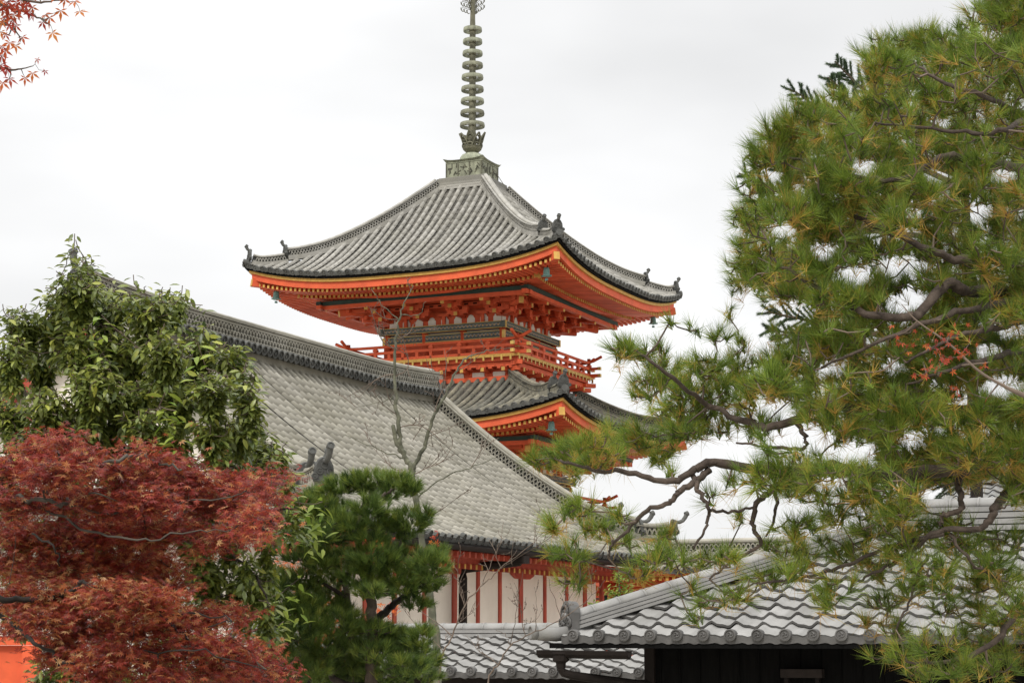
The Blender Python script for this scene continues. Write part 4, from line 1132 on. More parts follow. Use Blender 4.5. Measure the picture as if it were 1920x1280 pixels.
# ------------------------------------------------------------------ the big red pine at the right
pine = tree('pine_tree', 'big pine with long needles, green and yellowing, its limbs reaching across the right half', 'tree', 2040, 1200, 8.3)
DP = 8.2
upper = [(1395, 410), (1425, 330), (1420, 260), (1470, 235), (1510, 215), (1560, 205), (1600, 190), (1640, 140), (1665, 90), (1700, 60), (1740, 70), (1790, 110), (1830, 40), (1850, 8), (1880, -20), (1960, -30),
         (1970, 760), (1700, 770), (1560, 790), (1440, 760), (1440, 690), (1480, 640), (1470, 590), (1400, 545), (1385, 510), (1420, 470)]
lower = [(1440, 840), (1540, 800), (1700, 770), (1970, 740), (1970, 950), (1800, 930), (1700, 950), (1600, 920), (1500, 930), (1440, 890)]
holes = [(1690, 500, 38, 14), (1705, 570, 35, 16), (1455, 765, 26, 12), (1500, 822, 55, 16), (1590, 850, 40, 12), (1885, 725, 32, 14), (1420, 640, 14, 20), (1620, 315, 16, 8), (1880, 330, 16, 7), (1760, 330, 20, 7), (1640, 440, 12, 7), (1560, 905, 24, 10), (1480, 590, 40, 20), (1770, 925, 40, 16), (1850, 925, 30, 20), (1540, 470, 14, 9), (1600, 520, 30, 12), (1470, 430, 12, 8), (1760, 230, 14, 7), (1840, 400, 18, 9), (1560, 690, 16, 8), (1640, 640, 12, 6), (1680, 690, 10, 6), (1800, 760, 20, 8), (1710, 830, 18, 8), (1500, 350, 10, 7), (1450, 330, 12, 9), (1900, 620, 20, 9), (1850, 660, 16, 8), (1700, 440, 14, 7)]
def poisson(poly, r, tries=4000):
    xs_ = [p[0] for p in poly]; ys_ = [p[1] for p in poly]; out = np.zeros((0, 2))
    Q = np.stack([rng.uniform(min(xs_), max(xs_), tries), rng.uniform(min(ys_), max(ys_), tries)], 1)
    Q = Q[in_poly(Q, poly)]
    for q in Q:
        if len(out) == 0 or np.min(np.linalg.norm(out - q, axis=1)) > r: out = np.vstack([out, q])
    return out
pads = [(q[0], q[1], rng.uniform(40, 68), rng.uniform(26, 42), DP + rng.uniform(-.8, 1.2)) for q in np.vstack([poisson(upper, 38), poisson(lower, 40)])]
pads += [(1018, 862, 30, 24), (1060, 850, 46, 30), (1105, 830, 46, 28), (1150, 820, 46, 30), (1200, 820, 44, 30), (1235, 850, 40, 24), (1130, 862, 50, 22), (1075, 885, 30, 16),
         (1160, 655, 30, 22), (1205, 655, 44, 30), (1245, 690, 44, 34), (1215, 725, 44, 30), (1290, 735, 56, 40), (1350, 740, 56, 40), (1320, 690, 46, 34), (1385, 700, 46, 40), (1420, 740, 50, 36), (1260, 775, 46, 30), (1272, 812, 44, 22), (1300, 780, 44, 26), (1340, 800, 60, 30), (1420, 800, 50, 26), (1400, 640, 34, 28), (1350, 630, 26, 18), (1300, 615, 16, 14), (1265, 605, 14, 12), (1370, 585, 16, 12), (1440, 670, 40, 30)]
sparse = [(1720, 1000, 50, 24), (1790, 985, 50, 22), (1860, 1060, 46, 26), (1760, 1100, 46, 24), (1610, 1050, 46, 24), (1840, 1140, 40, 22), (1910, 1130, 40, 24), (1085, 955, 44, 26), (1045, 985, 36, 22), (1120, 990, 44, 22), (1075, 1035, 36, 26), (1080, 1085, 38, 22), (1035, 1035, 24, 16), (1165, 1015, 44, 18), (1160, 965, 26, 16), (1240, 1045, 54, 22), (1310, 1050, 54, 20), (1250, 1005, 34, 18), (1200, 1075, 40, 16), (1365, 1040, 40, 18), (1395, 970, 26, 14), (1330, 930, 22, 14), (1250, 890, 20, 12), (1380, 905, 30, 12),
          (1500, 985, 50, 30), (1560, 960, 50, 30), (1500, 1040, 50, 26), (1570, 1030, 54, 28), (1640, 990, 56, 30), (1690, 1035, 54, 30), (1640, 1070, 44, 26), (1740, 1060, 50, 26), (1800, 1030, 50, 28), (1870, 1020, 50, 30), (1820, 1090, 46, 30), (1890, 1090, 46, 28), (1570, 1100, 44, 24), (1550, 1130, 40, 18), (1660, 1130, 44, 24), (1700, 1100, 30, 20), (1680, 1180, 36, 22), (1770, 1140, 34, 20), (1440, 1085, 50, 18), (1380, 1115, 40, 20), (1330, 1130, 34, 16), (1290, 1110, 24, 12), (1310, 1160, 30, 10), (1480, 1070, 40, 18), (1880, 1160, 44, 24), (1620, 1165, 24, 12), (1450, 1030, 34, 18), (1540, 890, 40, 18), (1600, 930, 40, 18)]
dense = [(1700, 1225, 46, 26), (1755, 1205, 54, 28), (1820, 1200, 56, 30), (1885, 1210, 52, 32), (1790, 1255, 60, 26), (1860, 1260, 60, 28), (1730, 1265, 44, 20), (1925, 1170, 40, 36), (1650, 1235, 22, 12)]
DPS = 8.0
P1_, O1_, I1_ = pad_points(pads, .0064, DP, .5, .35)
P2_, O2_, I2_ = pad_points(sparse, .0050, DPS, .45, .3)
P3_, O3_, I3_ = pad_points(dense, .0036, DPS - .1, .4, .4)
def w2px(P):
    X, Y, Z_ = P[:, 0], P[:, 1], P[:, 2] - CZ
    d = Y * CP + Z_ * SP; u_ = -Y * SP + Z_ * CP
    return np.stack([960 + F_PX * X / d, 640 - F_PX * u_ / d], 1)
fl_ = np.stack([rng.uniform(1380, 1960, 2200), rng.uniform(-20, 950, 2200)], 1); fl_ = fl_[in_poly(fl_, upper) | in_poly(fl_, lower)]   # loose shoots between the pads
P1_ = np.vstack([P1_, px2w(fl_, DP + rng.uniform(-.8, 1.3, len(fl_)))]); O1_ = np.vstack([O1_, unit(rng.normal(size=(len(fl_), 3)))])
q = w2px(P1_); keep = np.ones(len(q), bool)
for hx, hy, hr_, hq in holes: keep &= ((q[:, 0] - hx) / (hr_ + 12)) ** 2 + ((q[:, 1] - hy) / (hq + 10)) ** 2 > 1
P1_, O1_ = P1_[keep], O1_[keep]
tr = G(); cu = at(2010, 0, 8.6)
b0 = np.array(pine.location) + 0; base = np.array([pine.location[0], pine.location[1], -.1])
trunk_path = catmull([base, base + [-.05, .02, 1.2], at(2045, 1100, 8.4), at(2020, 820, 8.35), at(2000, 560, 8.4), at(2000, 300, 8.5), at(1995, 60, 8.5), at(1990, -160, 8.5)], 8)
tr.tube(trunk_path, np.linspace(.19, .07, len(trunk_path)), 12, None); trunk = tr.build('trunk', M['bark'], pine, True, world=True)
sk = Skel(); sk.put(trunk_path, np.linspace(.17, .06, len(trunk_path)))
LIMBS = [([(2010, 850, 8.35), (1900, 850, 8.2), (1780, 880, 8.1), (1640, 893, 8.0), (1560, 875, 7.9), (1480, 885, 7.85), (1400, 877, 7.8), (1330, 866, 7.75), (1297, 885, 7.75), (1250, 903, 7.75), (1180, 886, 7.8), (1110, 880, 7.85), (1050, 862, 7.9)], .055, .008),
         ([(1330, 880, 7.76), (1300, 906, 7.72), (1271, 921, 7.7), (1253, 942, 7.7), (1205, 961, 7.72), (1170, 1000, 7.75), (1147, 1021, 7.78), (1140, 1045, 7.8)], .024, .006),
         ([(1297, 888, 7.75), (1310, 920, 7.7), (1330, 955, 7.7), (1325, 985, 7.72), (1300, 1030, 7.75)], .018, .006),
         ([(1330, 957, 7.7), (1370, 958, 7.75), (1415, 950, 7.8)], .01, .008),
         ([(1465, 886, 7.85), (1458, 912, 7.8), (1422, 938, 7.75), (1412, 985, 7.75), (1424, 1020, 7.78), (1380, 1050, 7.8), (1330, 1085, 7.8)], .024, .006),
         ([(1455, 915, 7.8), (1456, 955, 7.76), (1436, 1005, 7.76)], .014, .006),
         ([(2005, 780, 8.35), (1800, 770, 8.2), (1650, 765, 8.1), (1537, 763, 8.0), (1500, 783, 7.95), (1445, 800, 7.95), (1400, 790, 8.0), (1330, 760, 8.05), (1250, 700, 8.1), (1190, 655, 8.1)], .05, .007),
         ([(1490, 788, 7.95), (1510, 822, 7.9), (1500, 842, 7.9), (1430, 834, 7.9), (1380, 830, 7.95)], .018, .006),
         ([(1990, 560, 8.4), (1920, 548, 8.3), (1815, 544, 8.1), (1776, 532, 8.0), (1725, 587, 7.9), (1700, 594, 7.9), (1630, 590, 7.9), (1585, 565, 7.95), (1555, 548, 8.0), (1500, 520, 8.1), (1440, 480, 8.2)], .046, .008),
         ([(1985, 570, 8.4), (1920, 557, 8.2), (1819, 580, 8.0), (1740, 603, 7.9), (1650, 640, 7.9), (1540, 690, 8.0)], .03, .007),
         ([(1990, 590, 8.4), (1920, 600, 8.1), (1858, 618, 7.9), (1800, 628, 7.85), (1700, 680, 7.9)], .03, .007),
         ([(1995, 640, 8.4), (1920, 658, 8.1), (1820, 680, 7.95), (1700, 720, 8.0)], .028, .007),
         ([(1985, 520, 8.4), (1920, 501, 8.3), (1877, 490, 8.1), (1790, 484, 8.0), (1740, 465, 7.95), (1660, 430, 8.0), (1580, 400, 8.1), (1480, 380, 8.2)], .042, .007),
         ([(1975, 330, 8.5), (1890, 310, 8.3), (1819, 299, 8.1), (1772, 294, 8.0), (1728, 318, 7.95), (1680, 337, 7.95), (1600, 330, 8.0), (1500, 300, 8.2), (1440, 290, 8.3)], .034, .006),
         ([(1970, 260, 8.5), (1920, 226, 8.2), (1894, 240, 8.0), (1837, 250, 7.95), (1750, 240, 8.0), (1640, 230, 8.1)], .026, .006),
         ([(1965, 230, 8.5), (1900, 205, 8.3), (1840, 178, 8.1), (1760, 150, 8.1), (1700, 110, 8.2)], .026, .006),
         ([(1950, 100, 8.5), (1880, 60, 8.4), (1850, 20, 8.4)], .02, .006),
         ([(2020, 860, 8.4), (1935, 870, 8.0), (1892, 916, 7.8), (1872, 942, 7.7), (1859, 968, 7.65), (1836, 990, 7.65), (1760, 997, 7.7), (1690, 1044, 7.75), (1650, 1067, 7.75), (1610, 1090, 7.8)], .036, .007),
         ([(1850, 860, 8.1), (1797, 896, 7.8), (1803, 925, 7.75), (1800, 955, 7.7), (1771, 966, 7.7), (1762, 987, 7.7)], .026, .012),
         ([(1770, 1000, 7.7), (1680, 1020, 7.75), (1570, 1063, 7.75), (1525, 1078, 7.8), (1440, 1090, 7.85), (1360, 1110, 7.9)], .016, .005),
         ([(1740, 1040, 7.75), (1720, 1080, 7.7), (1700, 1140, 7.7), (1680, 1180, 7.7)], .012, .004),
         ([(2045, 1090, 8.4), (1920, 1142, 7.9), (1860, 1207, 7.8), (1780, 1240, 7.8), (1700, 1240, 7.85)], .028, .007),
         ([(1780, 1000, 7.7), (1830, 1060, 7.7), (1890, 1090, 7.8)], .012, .005)]
for pts, r0, r1 in LIMBS:
    pts = [(x, y, d_ - (.35 if y < 730 and x < 1900 else 0)) for x, y, d_ in pts]
    P, Rr = limb(pts, r0 * .66, r1 * .7, .004)
    g = G(); Rr = Rr * (1 + .05 * rng.normal(size=len(Rr))); g.tube(P, np.maximum(Rr, .004), 9, .45 + .5 * rng.random(len(P))); g.build('branch', M['bark'], pine, True, world=True); sk.put(P, Rr)
PA = np.vstack([P1_, P2_, P3_]); OA = np.vstack([O1_, O2_, O3_])
tw = G(); tips = PA.copy(); sk.attach(tw, tips, .0035, .10, None, 1.2, .0035)
tw.build('twigs', M['twig'], pine, True, world=True)
DA = unit(OA * np.array([.5, .45, .35]) + np.array([-.12, -.2, .55]) + .3 * rng.normal(size=OA.shape))
m = len(PA)
old = rng.random(m)
sk_l = rng.uniform(.75, 1.2, m)
tint = np.where(old < .03, rng.uniform(.8, .95, m), np.where(old < .22, rng.uniform(.62, .74, m), rng.uniform(.25, .62, m)))
g = G()
for lo_, n_q, L_q, sp_ in ((0, 46, .105, .8), (1, 34, .085, 1.1), (2, 22, .098, .6)):
    w_ = np.arange(m) % 3 == lo_; needles(g, PA[w_], DA[w_], n_q, L_q, sp_, .0025, tint[w_], .12)
ol = rng.random(m) < .26                                    # last year's yellowing needles below the shoot
needles(g, PA[ol] - DA[ol] * .05, unit(DA[ol] * .5 + .5 * rng.normal(size=(ol.sum(), 3))), 14, .09, 1.5, .0025, rng.uniform(.8, .98, ol.sum()), .05)
g.build('crown', M['needle'], pine, world=True)

# ------------------------------------------------------------------ the fir behind it
fir = tree('fir_tree', 'dark fir with stiff short needled branches, mostly hidden behind the big pine', 'tree', 1832, 930, 25.5)
base = np.array([fir.location[0], fir.location[1], -.1]); top = at(1800, 130, 25.5)
tp = np.array([base, base * .6 + top * .4, top]); g = G(); g.tube(catmull(tp, 8), np.linspace(.13, .05, 17), 10, .0); g.build('trunk', M['bark'], fir, True, world=True)
FB = [[(1800, 260), (1650, 190), (1565, 115)], [(1800, 280), (1640, 220), (1552, 145)], [(1800, 330), (1600, 240), (1482, 168)], [(1800, 350), (1620, 260), (1510, 192)], [(1800, 200), (1720, 140), (1636, 95)], [(1800, 420), (1560, 400), (1385, 325)], [(1800, 450), (1560, 420), (1412, 357)], [(1800, 400), (1540, 350), (1412, 285)], [(1700, 640), (1560, 610), (1437, 585)], [(1700, 665), (1560, 640), (1434, 615)], [(1800, 160), (1700, 130), (1650, 130)], [(1830, 880), (1760, 870), (1660, 850)], [(1830, 900), (1770, 905), (1690, 890)]]
for bpts in FB:
    dd = 25.5 + rng.uniform(-.5, .2)
    P, Rr = limb([(x, y, 25.5 + (dd - 25.5) * i / 2) for i, (x, y) in enumerate(bpts)], .045, .01, .006)
    gb = G(); gb.tube(P, Rr, 6, .3); gn = G(); ax = unit(P[-1] - P[-4])
    C, D = [], []
    for i in range(3, len(P)):                              # flat side twigs in pairs, needles along each
        for s_ in (-1, 1):
            for ii in (0, .5):
                p = P[i - 1] + (P[i] - P[i - 1]) * ii
                L = (.38 * (1.15 - i / len(P)) + .09) * rng.uniform(.45, 1.15); d = unit(ax * rng.uniform(.8, 1.3) + s_ * np.cross(unit(ax), [0, 0.75, .65]) * .8 + rng.normal(size=3) * .22)
                gb.tube(np.array([p, p + d * L * .5 + Zu * .01, p + d * L]), [.008, .006, .004], 4, .5, caps=False)
                for t in np.linspace(.1, 1, 14): C.append(p + d * L * t); D.append(d)
    for i in range(len(P) - 1):
        for t in (0, .33, .66): C.append(P[i] + (P[i + 1] - P[i]) * t); D.append(unit(P[i + 1] - P[i]))
    gb.build('branch', M['twig'], fir, world=True)
    C, D = np.array(C), np.array(D); needles(gn, C, D, 18, .06, 1.0, .009, rng.uniform(.1, .9, len(C)), .1, .2)
    gn.build('needles', M['needle_fir'], fir, world=True)

# ------------------------------------------------------------------ the clipped pine, centre left
cp = tree('clipped_pine', 'dark green clipped pine with layered cushions of needles, in front of the white hall', 'tree', 695, 1300, 14.0)
DC = 14.0
pads = [(640, 912, 50, 17), (690, 903, 50, 20), (745, 905, 46, 19), (600, 935, 40, 22), (720, 925, 44, 18), (770, 915, 24, 14), (560, 955, 44, 26), (610, 960, 50, 26), (540, 995, 24, 18), (640, 975, 26, 16),
        (715, 975, 40, 22), (765, 978, 44, 24), (790, 965, 22, 14), (735, 1000, 40, 18), (580, 1000, 48, 24), (630, 1005, 40, 20), (555, 1020, 26, 12),
        (640, 1050, 54, 28), (700, 1045, 56, 30), (760, 1050, 54, 30), (805, 1062, 40, 30), (745, 1080, 60, 24), (680, 1080, 50, 24), (600, 1060, 40, 18), (820, 1040, 22, 16),
        (560, 1045, 30, 14), (520, 1085, 30, 22), (565, 1090, 44, 24), (620, 1100, 40, 22), (760, 1105, 50, 18), (810, 1095, 26, 16), (700, 1110, 34, 14),
        (540, 1150, 34, 24), (590, 1165, 34, 26), (530, 1190, 26, 20), (640, 1140, 24, 16), (560, 1205, 44, 22), (610, 1215, 44, 26), (660, 1200, 36, 20), (740, 1190, 40, 20), (790, 1200, 34, 24), (770, 1225, 46, 20), (700, 1225, 50, 20), (810, 1235, 20, 14), (640, 1250, 50, 22), (580, 1260, 44, 22), (720, 1262, 54, 20), (790, 1268, 40, 16), (540, 1255, 36, 32), (520, 1230, 24, 24), (570, 1130, 44, 20), (690, 950, 42, 20), (660, 985, 30, 16), (600, 1135, 50, 22), (640, 1168, 46, 26), (560, 1150, 40, 30), (700, 1178, 40, 14), (690, 1010, 34, 14), (520, 1110, 24, 20), (560, 1180, 44, 26), (600, 1240, 56, 30), (660, 1230, 50, 26), (720, 1205, 50, 22), (500, 1120, 24, 30), (505, 1180, 24, 30), (590, 1040, 40, 18), (780, 1130, 30, 14), (660, 1270, 70, 20), (760, 1250, 50, 22)]
P_, O_, I_ = pad_points(pads, .0185, DC, .35, .5)
base = np.array([cp.location[0], cp.location[1], -.1])
sk = Skel(); g = G()
P, Rr = limb([(697, 1500, DC), (697, 1280, DC), (699, 1160, DC), (690, 1100, DC), (672, 1010, DC), (688, 930, DC)], .055, .02, .006); P = np.vstack([base, P]); Rr = np.r_[.11, Rr]
g.tube(P, Rr, 10, None); g.build('trunk', M['bark'], cp, True, world=True); sk.put(P, Rr)
for pts, r0, r1 in (([(697, 1260), (660, 1200), (650, 1110), (630, 1060), (590, 1000)], .05, .015), ([(700, 1170), (735, 1135), (780, 1105), (812, 1085)], .05, .015), ([(690, 1100), (730, 1060), (765, 990)], .03, .012), ([(697, 1290), (625, 1270), (615, 1180), (570, 1100)], .05, .012), ([(672, 1010), (630, 970), (570, 950)], .03, .012), ([(685, 950), (730, 920), (765, 905)], .025, .01), ([(697, 1270), (750, 1230), (795, 1200)], .03, .012), ([(650, 1120), (600, 1090), (530, 1085)], .025, .01), ([(640, 1090), (665, 1060), (690, 1120)], .02, .01)):
    P, Rr = limb([(x, y, DC + .15 + .12 * math.sin(i * 2 + x)) for i, (x, y) in enumerate(pts)], r0 * .7, r1 * .7, .006); g = G(); g.tube(P, Rr, 8, None); g.build('branch', M['bark'], cp, True, world=True); sk.put(P, Rr)
tw = G(); sk.attach(tw, P_[rng.permutation(len(P_))[:900]], .003, .1, None, 1.0, .003); tw.build('twigs', M['bark'], cp, True, world=True)
D_ = unit(O_ * np.array([.7, .6, .5]) + np.array([0, -.12, .75]) + .25 * rng.normal(size=O_.shape))
up_ = np.clip(O_[:, 2], -1, 1)
tint = np.clip(.42 + .16 * rng.normal(size=len(P_)) + .12 * (up_ > .25) * rng.random(len(P_)), 0, 1)
g = G(); needles(g, P_, D_, 44, .09, .8, .0044, tint, .13, .3); g.build('crown', M['needle_dark'], cp, world=True)

# ------------------------------------------------------------------ the broad leaved evergreen, left
ev = tree('evergreen_tree', 'broad leaved evergreen with glossy drooping green leaves, left side above the red maple', 'tree', 225, 1000, 12.3)
DE = 12.3
pads = [(150, 540, 55, 45), (205, 570, 60, 45), (275, 575, 55, 42), (325, 560, 32, 34), (110, 560, 36, 34), (160, 500, 30, 26), (45, 600, 50, 40), (100, 610, 50, 36), (20, 660, 40, 44), (80, 670, 50, 40), (150, 640, 66, 46), (230, 640, 70, 46), (310, 650, 62, 46), (380, 645, 50, 44), (435, 665, 44, 36), (455, 700, 30, 30), (20, 760, 50, 44), (90, 760, 60, 44), (170, 730, 66, 46), (250, 740, 66, 44), (330, 735, 60, 44), (400, 720, 46, 36), (60, 830, 60, 36), (150, 820, 62, 34), (240, 830, 64, 36), (320, 815, 60, 36), (400, 800, 50, 36), (455, 795, 40, 32), (490, 830, 36, 26), (430, 850, 52, 32), (350, 865, 56, 26), (500, 865, 32, 20), (440, 885, 36, 20), (10, 860, 40, 30)]
low = [(545, 950, 20, 26), (500, 1010, 30, 30), (460, 1040, 34, 30), (430, 1000, 40, 34), (480, 1090, 34, 36), (440, 1080, 40, 30), (500, 1140, 26, 34), (380, 1020, 40, 30), (400, 1060, 40, 30), (360, 1010, 40, 30), (330, 1230, 30, 20), (450, 1200, 30, 26), (560, 965, 14, 16)]
pads += [(520, 845, 30, 24), (540, 885, 20, 16), (470, 765, 30, 22), (465, 725, 26, 24), (120, 790, 60, 30), (200, 780, 66, 34), (280, 790, 60, 34), (180, 690, 60, 36), (260, 690, 60, 36), (330, 700, 56, 30), (140, 850, 70, 24), (230, 870, 70, 24), (40, 800, 50, 30), (300, 850, 60, 26)]
low += [(78, 1255, 16, 22), (125, 1240, 30, 24), (150, 1265, 50, 18), (220, 1255, 40, 20)] + [(x_ + rng.uniform(-20, 20), y_, 56, 34) for y_ in (920, 990, 1060, 1130, 1200, 1265) for x_ in (20, 110, 200, 290, 380) if not (x_ < 60 and y_ > 1150)] + [(500, 1180, 36, 40), (455, 1125, 36, 26), (500, 1060, 24, 24)]
P1_, O1_, I1_ = pad_points(pads, .0088, DE, .6, .4); P2_, O2_, I2_ = pad_points(low, .006, DE + .5, .2, .3)
spr = np.array([(155, 480), (125, 495), (145, 520), (118, 520), (185, 535), (140, 438), (138, 470), (150, 505), (105, 508), (128, 480), (118, 545), (85, 540), (250, 515), (262, 545), (342, 535), (338, 560), (380, 572), (300, 545), (40, 575), (5, 570), (215, 520), (75, 565)], float)
PS = px2w(spr, np.full(len(spr), DE - .2)); 
PA = np.vstack([P1_, P2_, PS]); OA = np.vstack([O1_, O2_, np.tile([0, 0, 1.], (len(PS), 1))])
base = np.array([ev.location[0], ev.location[1], -.1]); sk = Skel()
P, Rr = limb([(225, 1300, DE + .4), (232, 960, DE + .4), (218, 800, DE + .4), (200, 660, DE + .3), (150, 520, DE + .1)], .08, .012, .01); P = np.vstack([base, P]); Rr = np.r_[.13, Rr]
g = G(); g.tube(P, Rr * .8, 10, .2); g.build('trunk', M['bark'], ev, True, world=True); sk.put(P, Rr)
for pts, r0, r1 in (([(228, 900), (300, 820), (380, 740), (440, 670)], .05, .012), ([(225, 860), (320, 800), (420, 830), (500, 850)], .04, .01), ([(220, 850), (130, 780), (50, 740), (10, 680)], .045, .012), ([(210, 730), (280, 640), (330, 560)], .035, .01), ([(205, 700), (110, 640), (60, 600)], .035, .01), ([(230, 960), (350, 990), (450, 1050), (500, 1120)], .04, .01), ([(228, 930), (360, 930), (480, 960), (550, 955)], .03, .008), ([(202, 680), (180, 560), (142, 450)], .02, .005)):
    P, Rr = limb([(x, y, DE + .25 + .2 * math.sin(i * 1.7 + x)) for i, (x, y) in enumerate(pts)], r0, r1, .012); g = G(); g.tube(P, Rr * .6, 8, .2); g.build('branch', M['bark'], ev, True, world=True); sk.put(P, Rr)
tw = G(); sk.attach(tw, PA, .003, .12, None, 2.0, .003); tw.build('twigs', M['twig'], ev, True, world=True)
def leaf_whorls(PA, OA, nper, L0, W0, mat_t, droop=.55, gap=.02):
    m = len(PA); n_ = nper
    th = rng.random((m, 1)) * 6.28 + np.arange(n_)[None] * 2.4 + .3 * rng.normal(size=(m, n_))
    el = rng.uniform(-.7, .5, (m, n_)) - droop * .3
    out = np.stack([np.cos(th) * np.cos(el), np.sin(th) * np.cos(el), np.sin(el)], -1) + .25 * OA[:, None]
    tipd = unit(OA * .6 + np.array([0, -.1, .6]))
    pos = PA[:, None] - tipd[:, None] * (gap * np.arange(n_)[None, :, None]) + unit(out) * .015
    ax = unit(out + np.array([0, 0, -droop]) * rng.random((m, n_, 1)))
    nr = np.array([0, -.15, 1.]) + .35 * rng.normal(size=(m, n_, 3)) + .5 * unit(out) * np.array([1, 1, 0])
    young = (np.arange(n_)[None] < 2) * rng.random((m, 1))
    t = np.clip(.45 + .16 * rng.normal(size=(m, n_)) + .1 * rng.normal(size=(m, 1)) + .3 * young, 0, 1)
    sc = rng.uniform(.7, 1.2, (m, n_))
    return pos.reshape(-1, 3), ax.reshape(-1, 3), nr.reshape(-1, 3), (L0 * sc).ravel(), (W0 * sc).ravel(), t.ravel()
g = G(); p_, a_, n2_, L_, W_l, t_ = leaf_whorls(PA, OA, 12, .072, .030, None, .25)
hang = rng.random(len(p_)) < .10; a_[hang] = unit(a_[hang] * .5 + np.array([0, -.1, -.8])); n2_[hang] = np.array([0, -1, .3]) + .4 * rng.normal(size=(hang.sum(), 3))
blades(g, p_, a_, n2_, L_, W_l, LAUREL, LAUREL_F, t_); g.build('crown', M['leaf'], ev, True, world=True)
yp = np.array([(590, 945), (575, 955), (605, 940), (548, 940), (535, 905), (560, 1085), (530, 1110), (330, 770), (310, 735), (190, 590), (370, 640)], float)
Y_ = px2w(yp, np.where(yp[:, 1] > 900, 13.2, DE - .9)); g = G()
p_, a_, n2_, L_, W_l, t_ = leaf_whorls(Y_, np.tile([0, -.3, .7], (len(Y_), 1)), 12, .11, .036, None, .4, .03)
blades(g, p_, a_, n2_, L_, W_l, LAUREL, LAUREL_F, rng.random(len(p_))); g.build('young_shoots', M['leaf_young'], ev, True, world=True)
tw = G(); sk.attach(tw, Y_, .003, .1, None, 2.5, .003); tw.build('shoot_stems', M['twig'], ev, True, world=True)

# ------------------------------------------------------------------ the red maple, bottom left
ma = tree('red_maple', 'spreading maple in dark red autumn leaf, filling the bottom left corner', 'tree', -160, 1300, 11.0)
DM = 11.0
pads = [(15, 1178, 34, 14), (120, 826, 34, 14), (60, 846, 28, 12), (335, 868, 22, 10), (525, 905, 14, 8), (506, 940, 18, 18), (482, 1000, 12, 16), (520, 890, 10, 14), (390, 1020, 26, 20), (260, 838, 20, 8), (40, 880, 50, 24), (100, 855, 50, 26), (150, 870, 54, 26), (100, 890, 60, 24), (230, 885, 56, 18), (290, 862, 30, 16), (300, 895, 50, 22), (360, 900, 52, 22), (430, 905, 52, 18), (470, 915, 30, 14), (510, 890, 16, 10),
        (40, 940, 56, 30), (120, 935, 60, 28), (200, 940, 60, 30), (280, 940, 60, 26), (360, 945, 56, 26), (430, 950, 52, 24), (475, 970, 22, 24), (40, 1000, 60, 32), (120, 1000, 66, 32), (210, 1000, 66, 32), (290, 1000, 56, 30), (350, 990, 40, 20), (440, 1000, 34, 18),
        (40, 1060, 60, 34), (120, 1060, 70, 34), (210, 1060, 66, 34), (290, 1060, 50, 34), (330, 1100, 24, 26), (40, 1120, 60, 34), (130, 1120, 70, 34), (220, 1120, 66, 32), (290, 1130, 50, 30), (80, 1165, 50, 22), (150, 1180, 70, 28), (240, 1180, 66, 28), (320, 1170, 50, 24), (390, 1160, 50, 18), (430, 1150, 40, 14), (120, 1225, 56, 24), (200, 1235, 66, 26), (290, 1230, 60, 24), (370, 1210, 54, 22), (440, 1215, 44, 18), (480, 1240, 40, 20), (510, 1262, 26, 16), (400, 1255, 50, 20), (310, 1270, 50, 16), (190, 1275, 50, 16), (440, 1275, 50, 14)]
P_, O_, I_ = pad_points(pads, .016, DM, .6, .1)
base = np.array([ma.location[0], ma.location[1], -.1]); sk = Skel()
P, Rr = limb([(-160, 1150, DM), (-120, 1020, DM), (-60, 940, DM)], .10, .06, .01); P = np.vstack([base, P]); Rr = np.r_[.13, Rr]
g = G(); g.tube(P, Rr, 10, None); g.build('trunk', M['maple_bark'], ma, True, world=True); sk.put(P, Rr)
for pts, r0, r1 in (([(-60, 940), (0, 928), (51, 936), (109, 942), (141, 936), (187, 926)], .035, .008), ([(-60, 945), (20, 945), (100, 910), (168, 877), (219, 862), (258, 850), (297, 862), (340, 880)], .03, .010), ([(-110, 1010), (-20, 1110), (55, 1124), (117, 1116), (156, 1089)], .04, .02), ([(156, 1090), (230, 1118), (250, 1128), (297, 1147), (336, 1182), (355, 1210)], .016, .008), ([(-140, 1080), (0, 1150), (66, 1205), (117, 1241), (168, 1268)], .03, .01), ([(109, 942), (200, 960), (300, 950), (420, 930), (480, 920)], .014, .005), ([(51, 936), (150, 990), (260, 1010), (340, 1000), (440, 990)], .016, .005), ([(250, 1128), (340, 1150), (430, 1160), (390, 1175)], .012, .005), ([(117, 1241), (240, 1230), (360, 1220), (500, 1255)], .014, .005), ([(109, 870), (112, 850), (105, 905)], .012, .006), ([(60, 1000), (105, 1030), (112, 1060)], .012, .008)):
    P, Rr = limb([(x, y, DM - .35 + .2 * math.sin(i * 1.3 + x)) for i, (x, y) in enumerate(pts)], r0, r1, .01); g = G(); g.tube(P, Rr * .55, 8, .1 if pts[-1][1] > 1020 else .6); g.build('branch', M['maple_bark'], ma, True, world=True); sk.put(P, Rr)
sub = rng.permutation(len(P_))[:1100]
tw = G(); sk.attach(tw, P_[sub], .002, .08, None, 1.5, .0022); tw.build('twigs', M['maple_bark'], ma, True, world=True)
m = len(P_); n_ = 10
pos = (P_[:, None] + rng.normal(size=(m, n_, 3)) * np.array([.075, .075, .035])).reshape(-1, 3)
th = rng.random(m * n_) * 6.28
ax = np.stack([np.cos(th), np.sin(th), rng.uniform(-.75, .05, m * n_)], 1)
nr = np.array([0, -.35, 1.]) + .45 * rng.normal(size=(m * n_, 3))
qy = w2px(pos)[:, 1]
t_ = np.clip(.40 + .22 * rng.normal(size=m * n_) + np.repeat(.12 * rng.normal(size=m), n_) + .22 * np.clip((np.repeat(rng.random(m), n_) - .62) * 2, 0, 1) + .14 * np.exp(-((qy - 1110) / 110) ** 2), 0, 1)
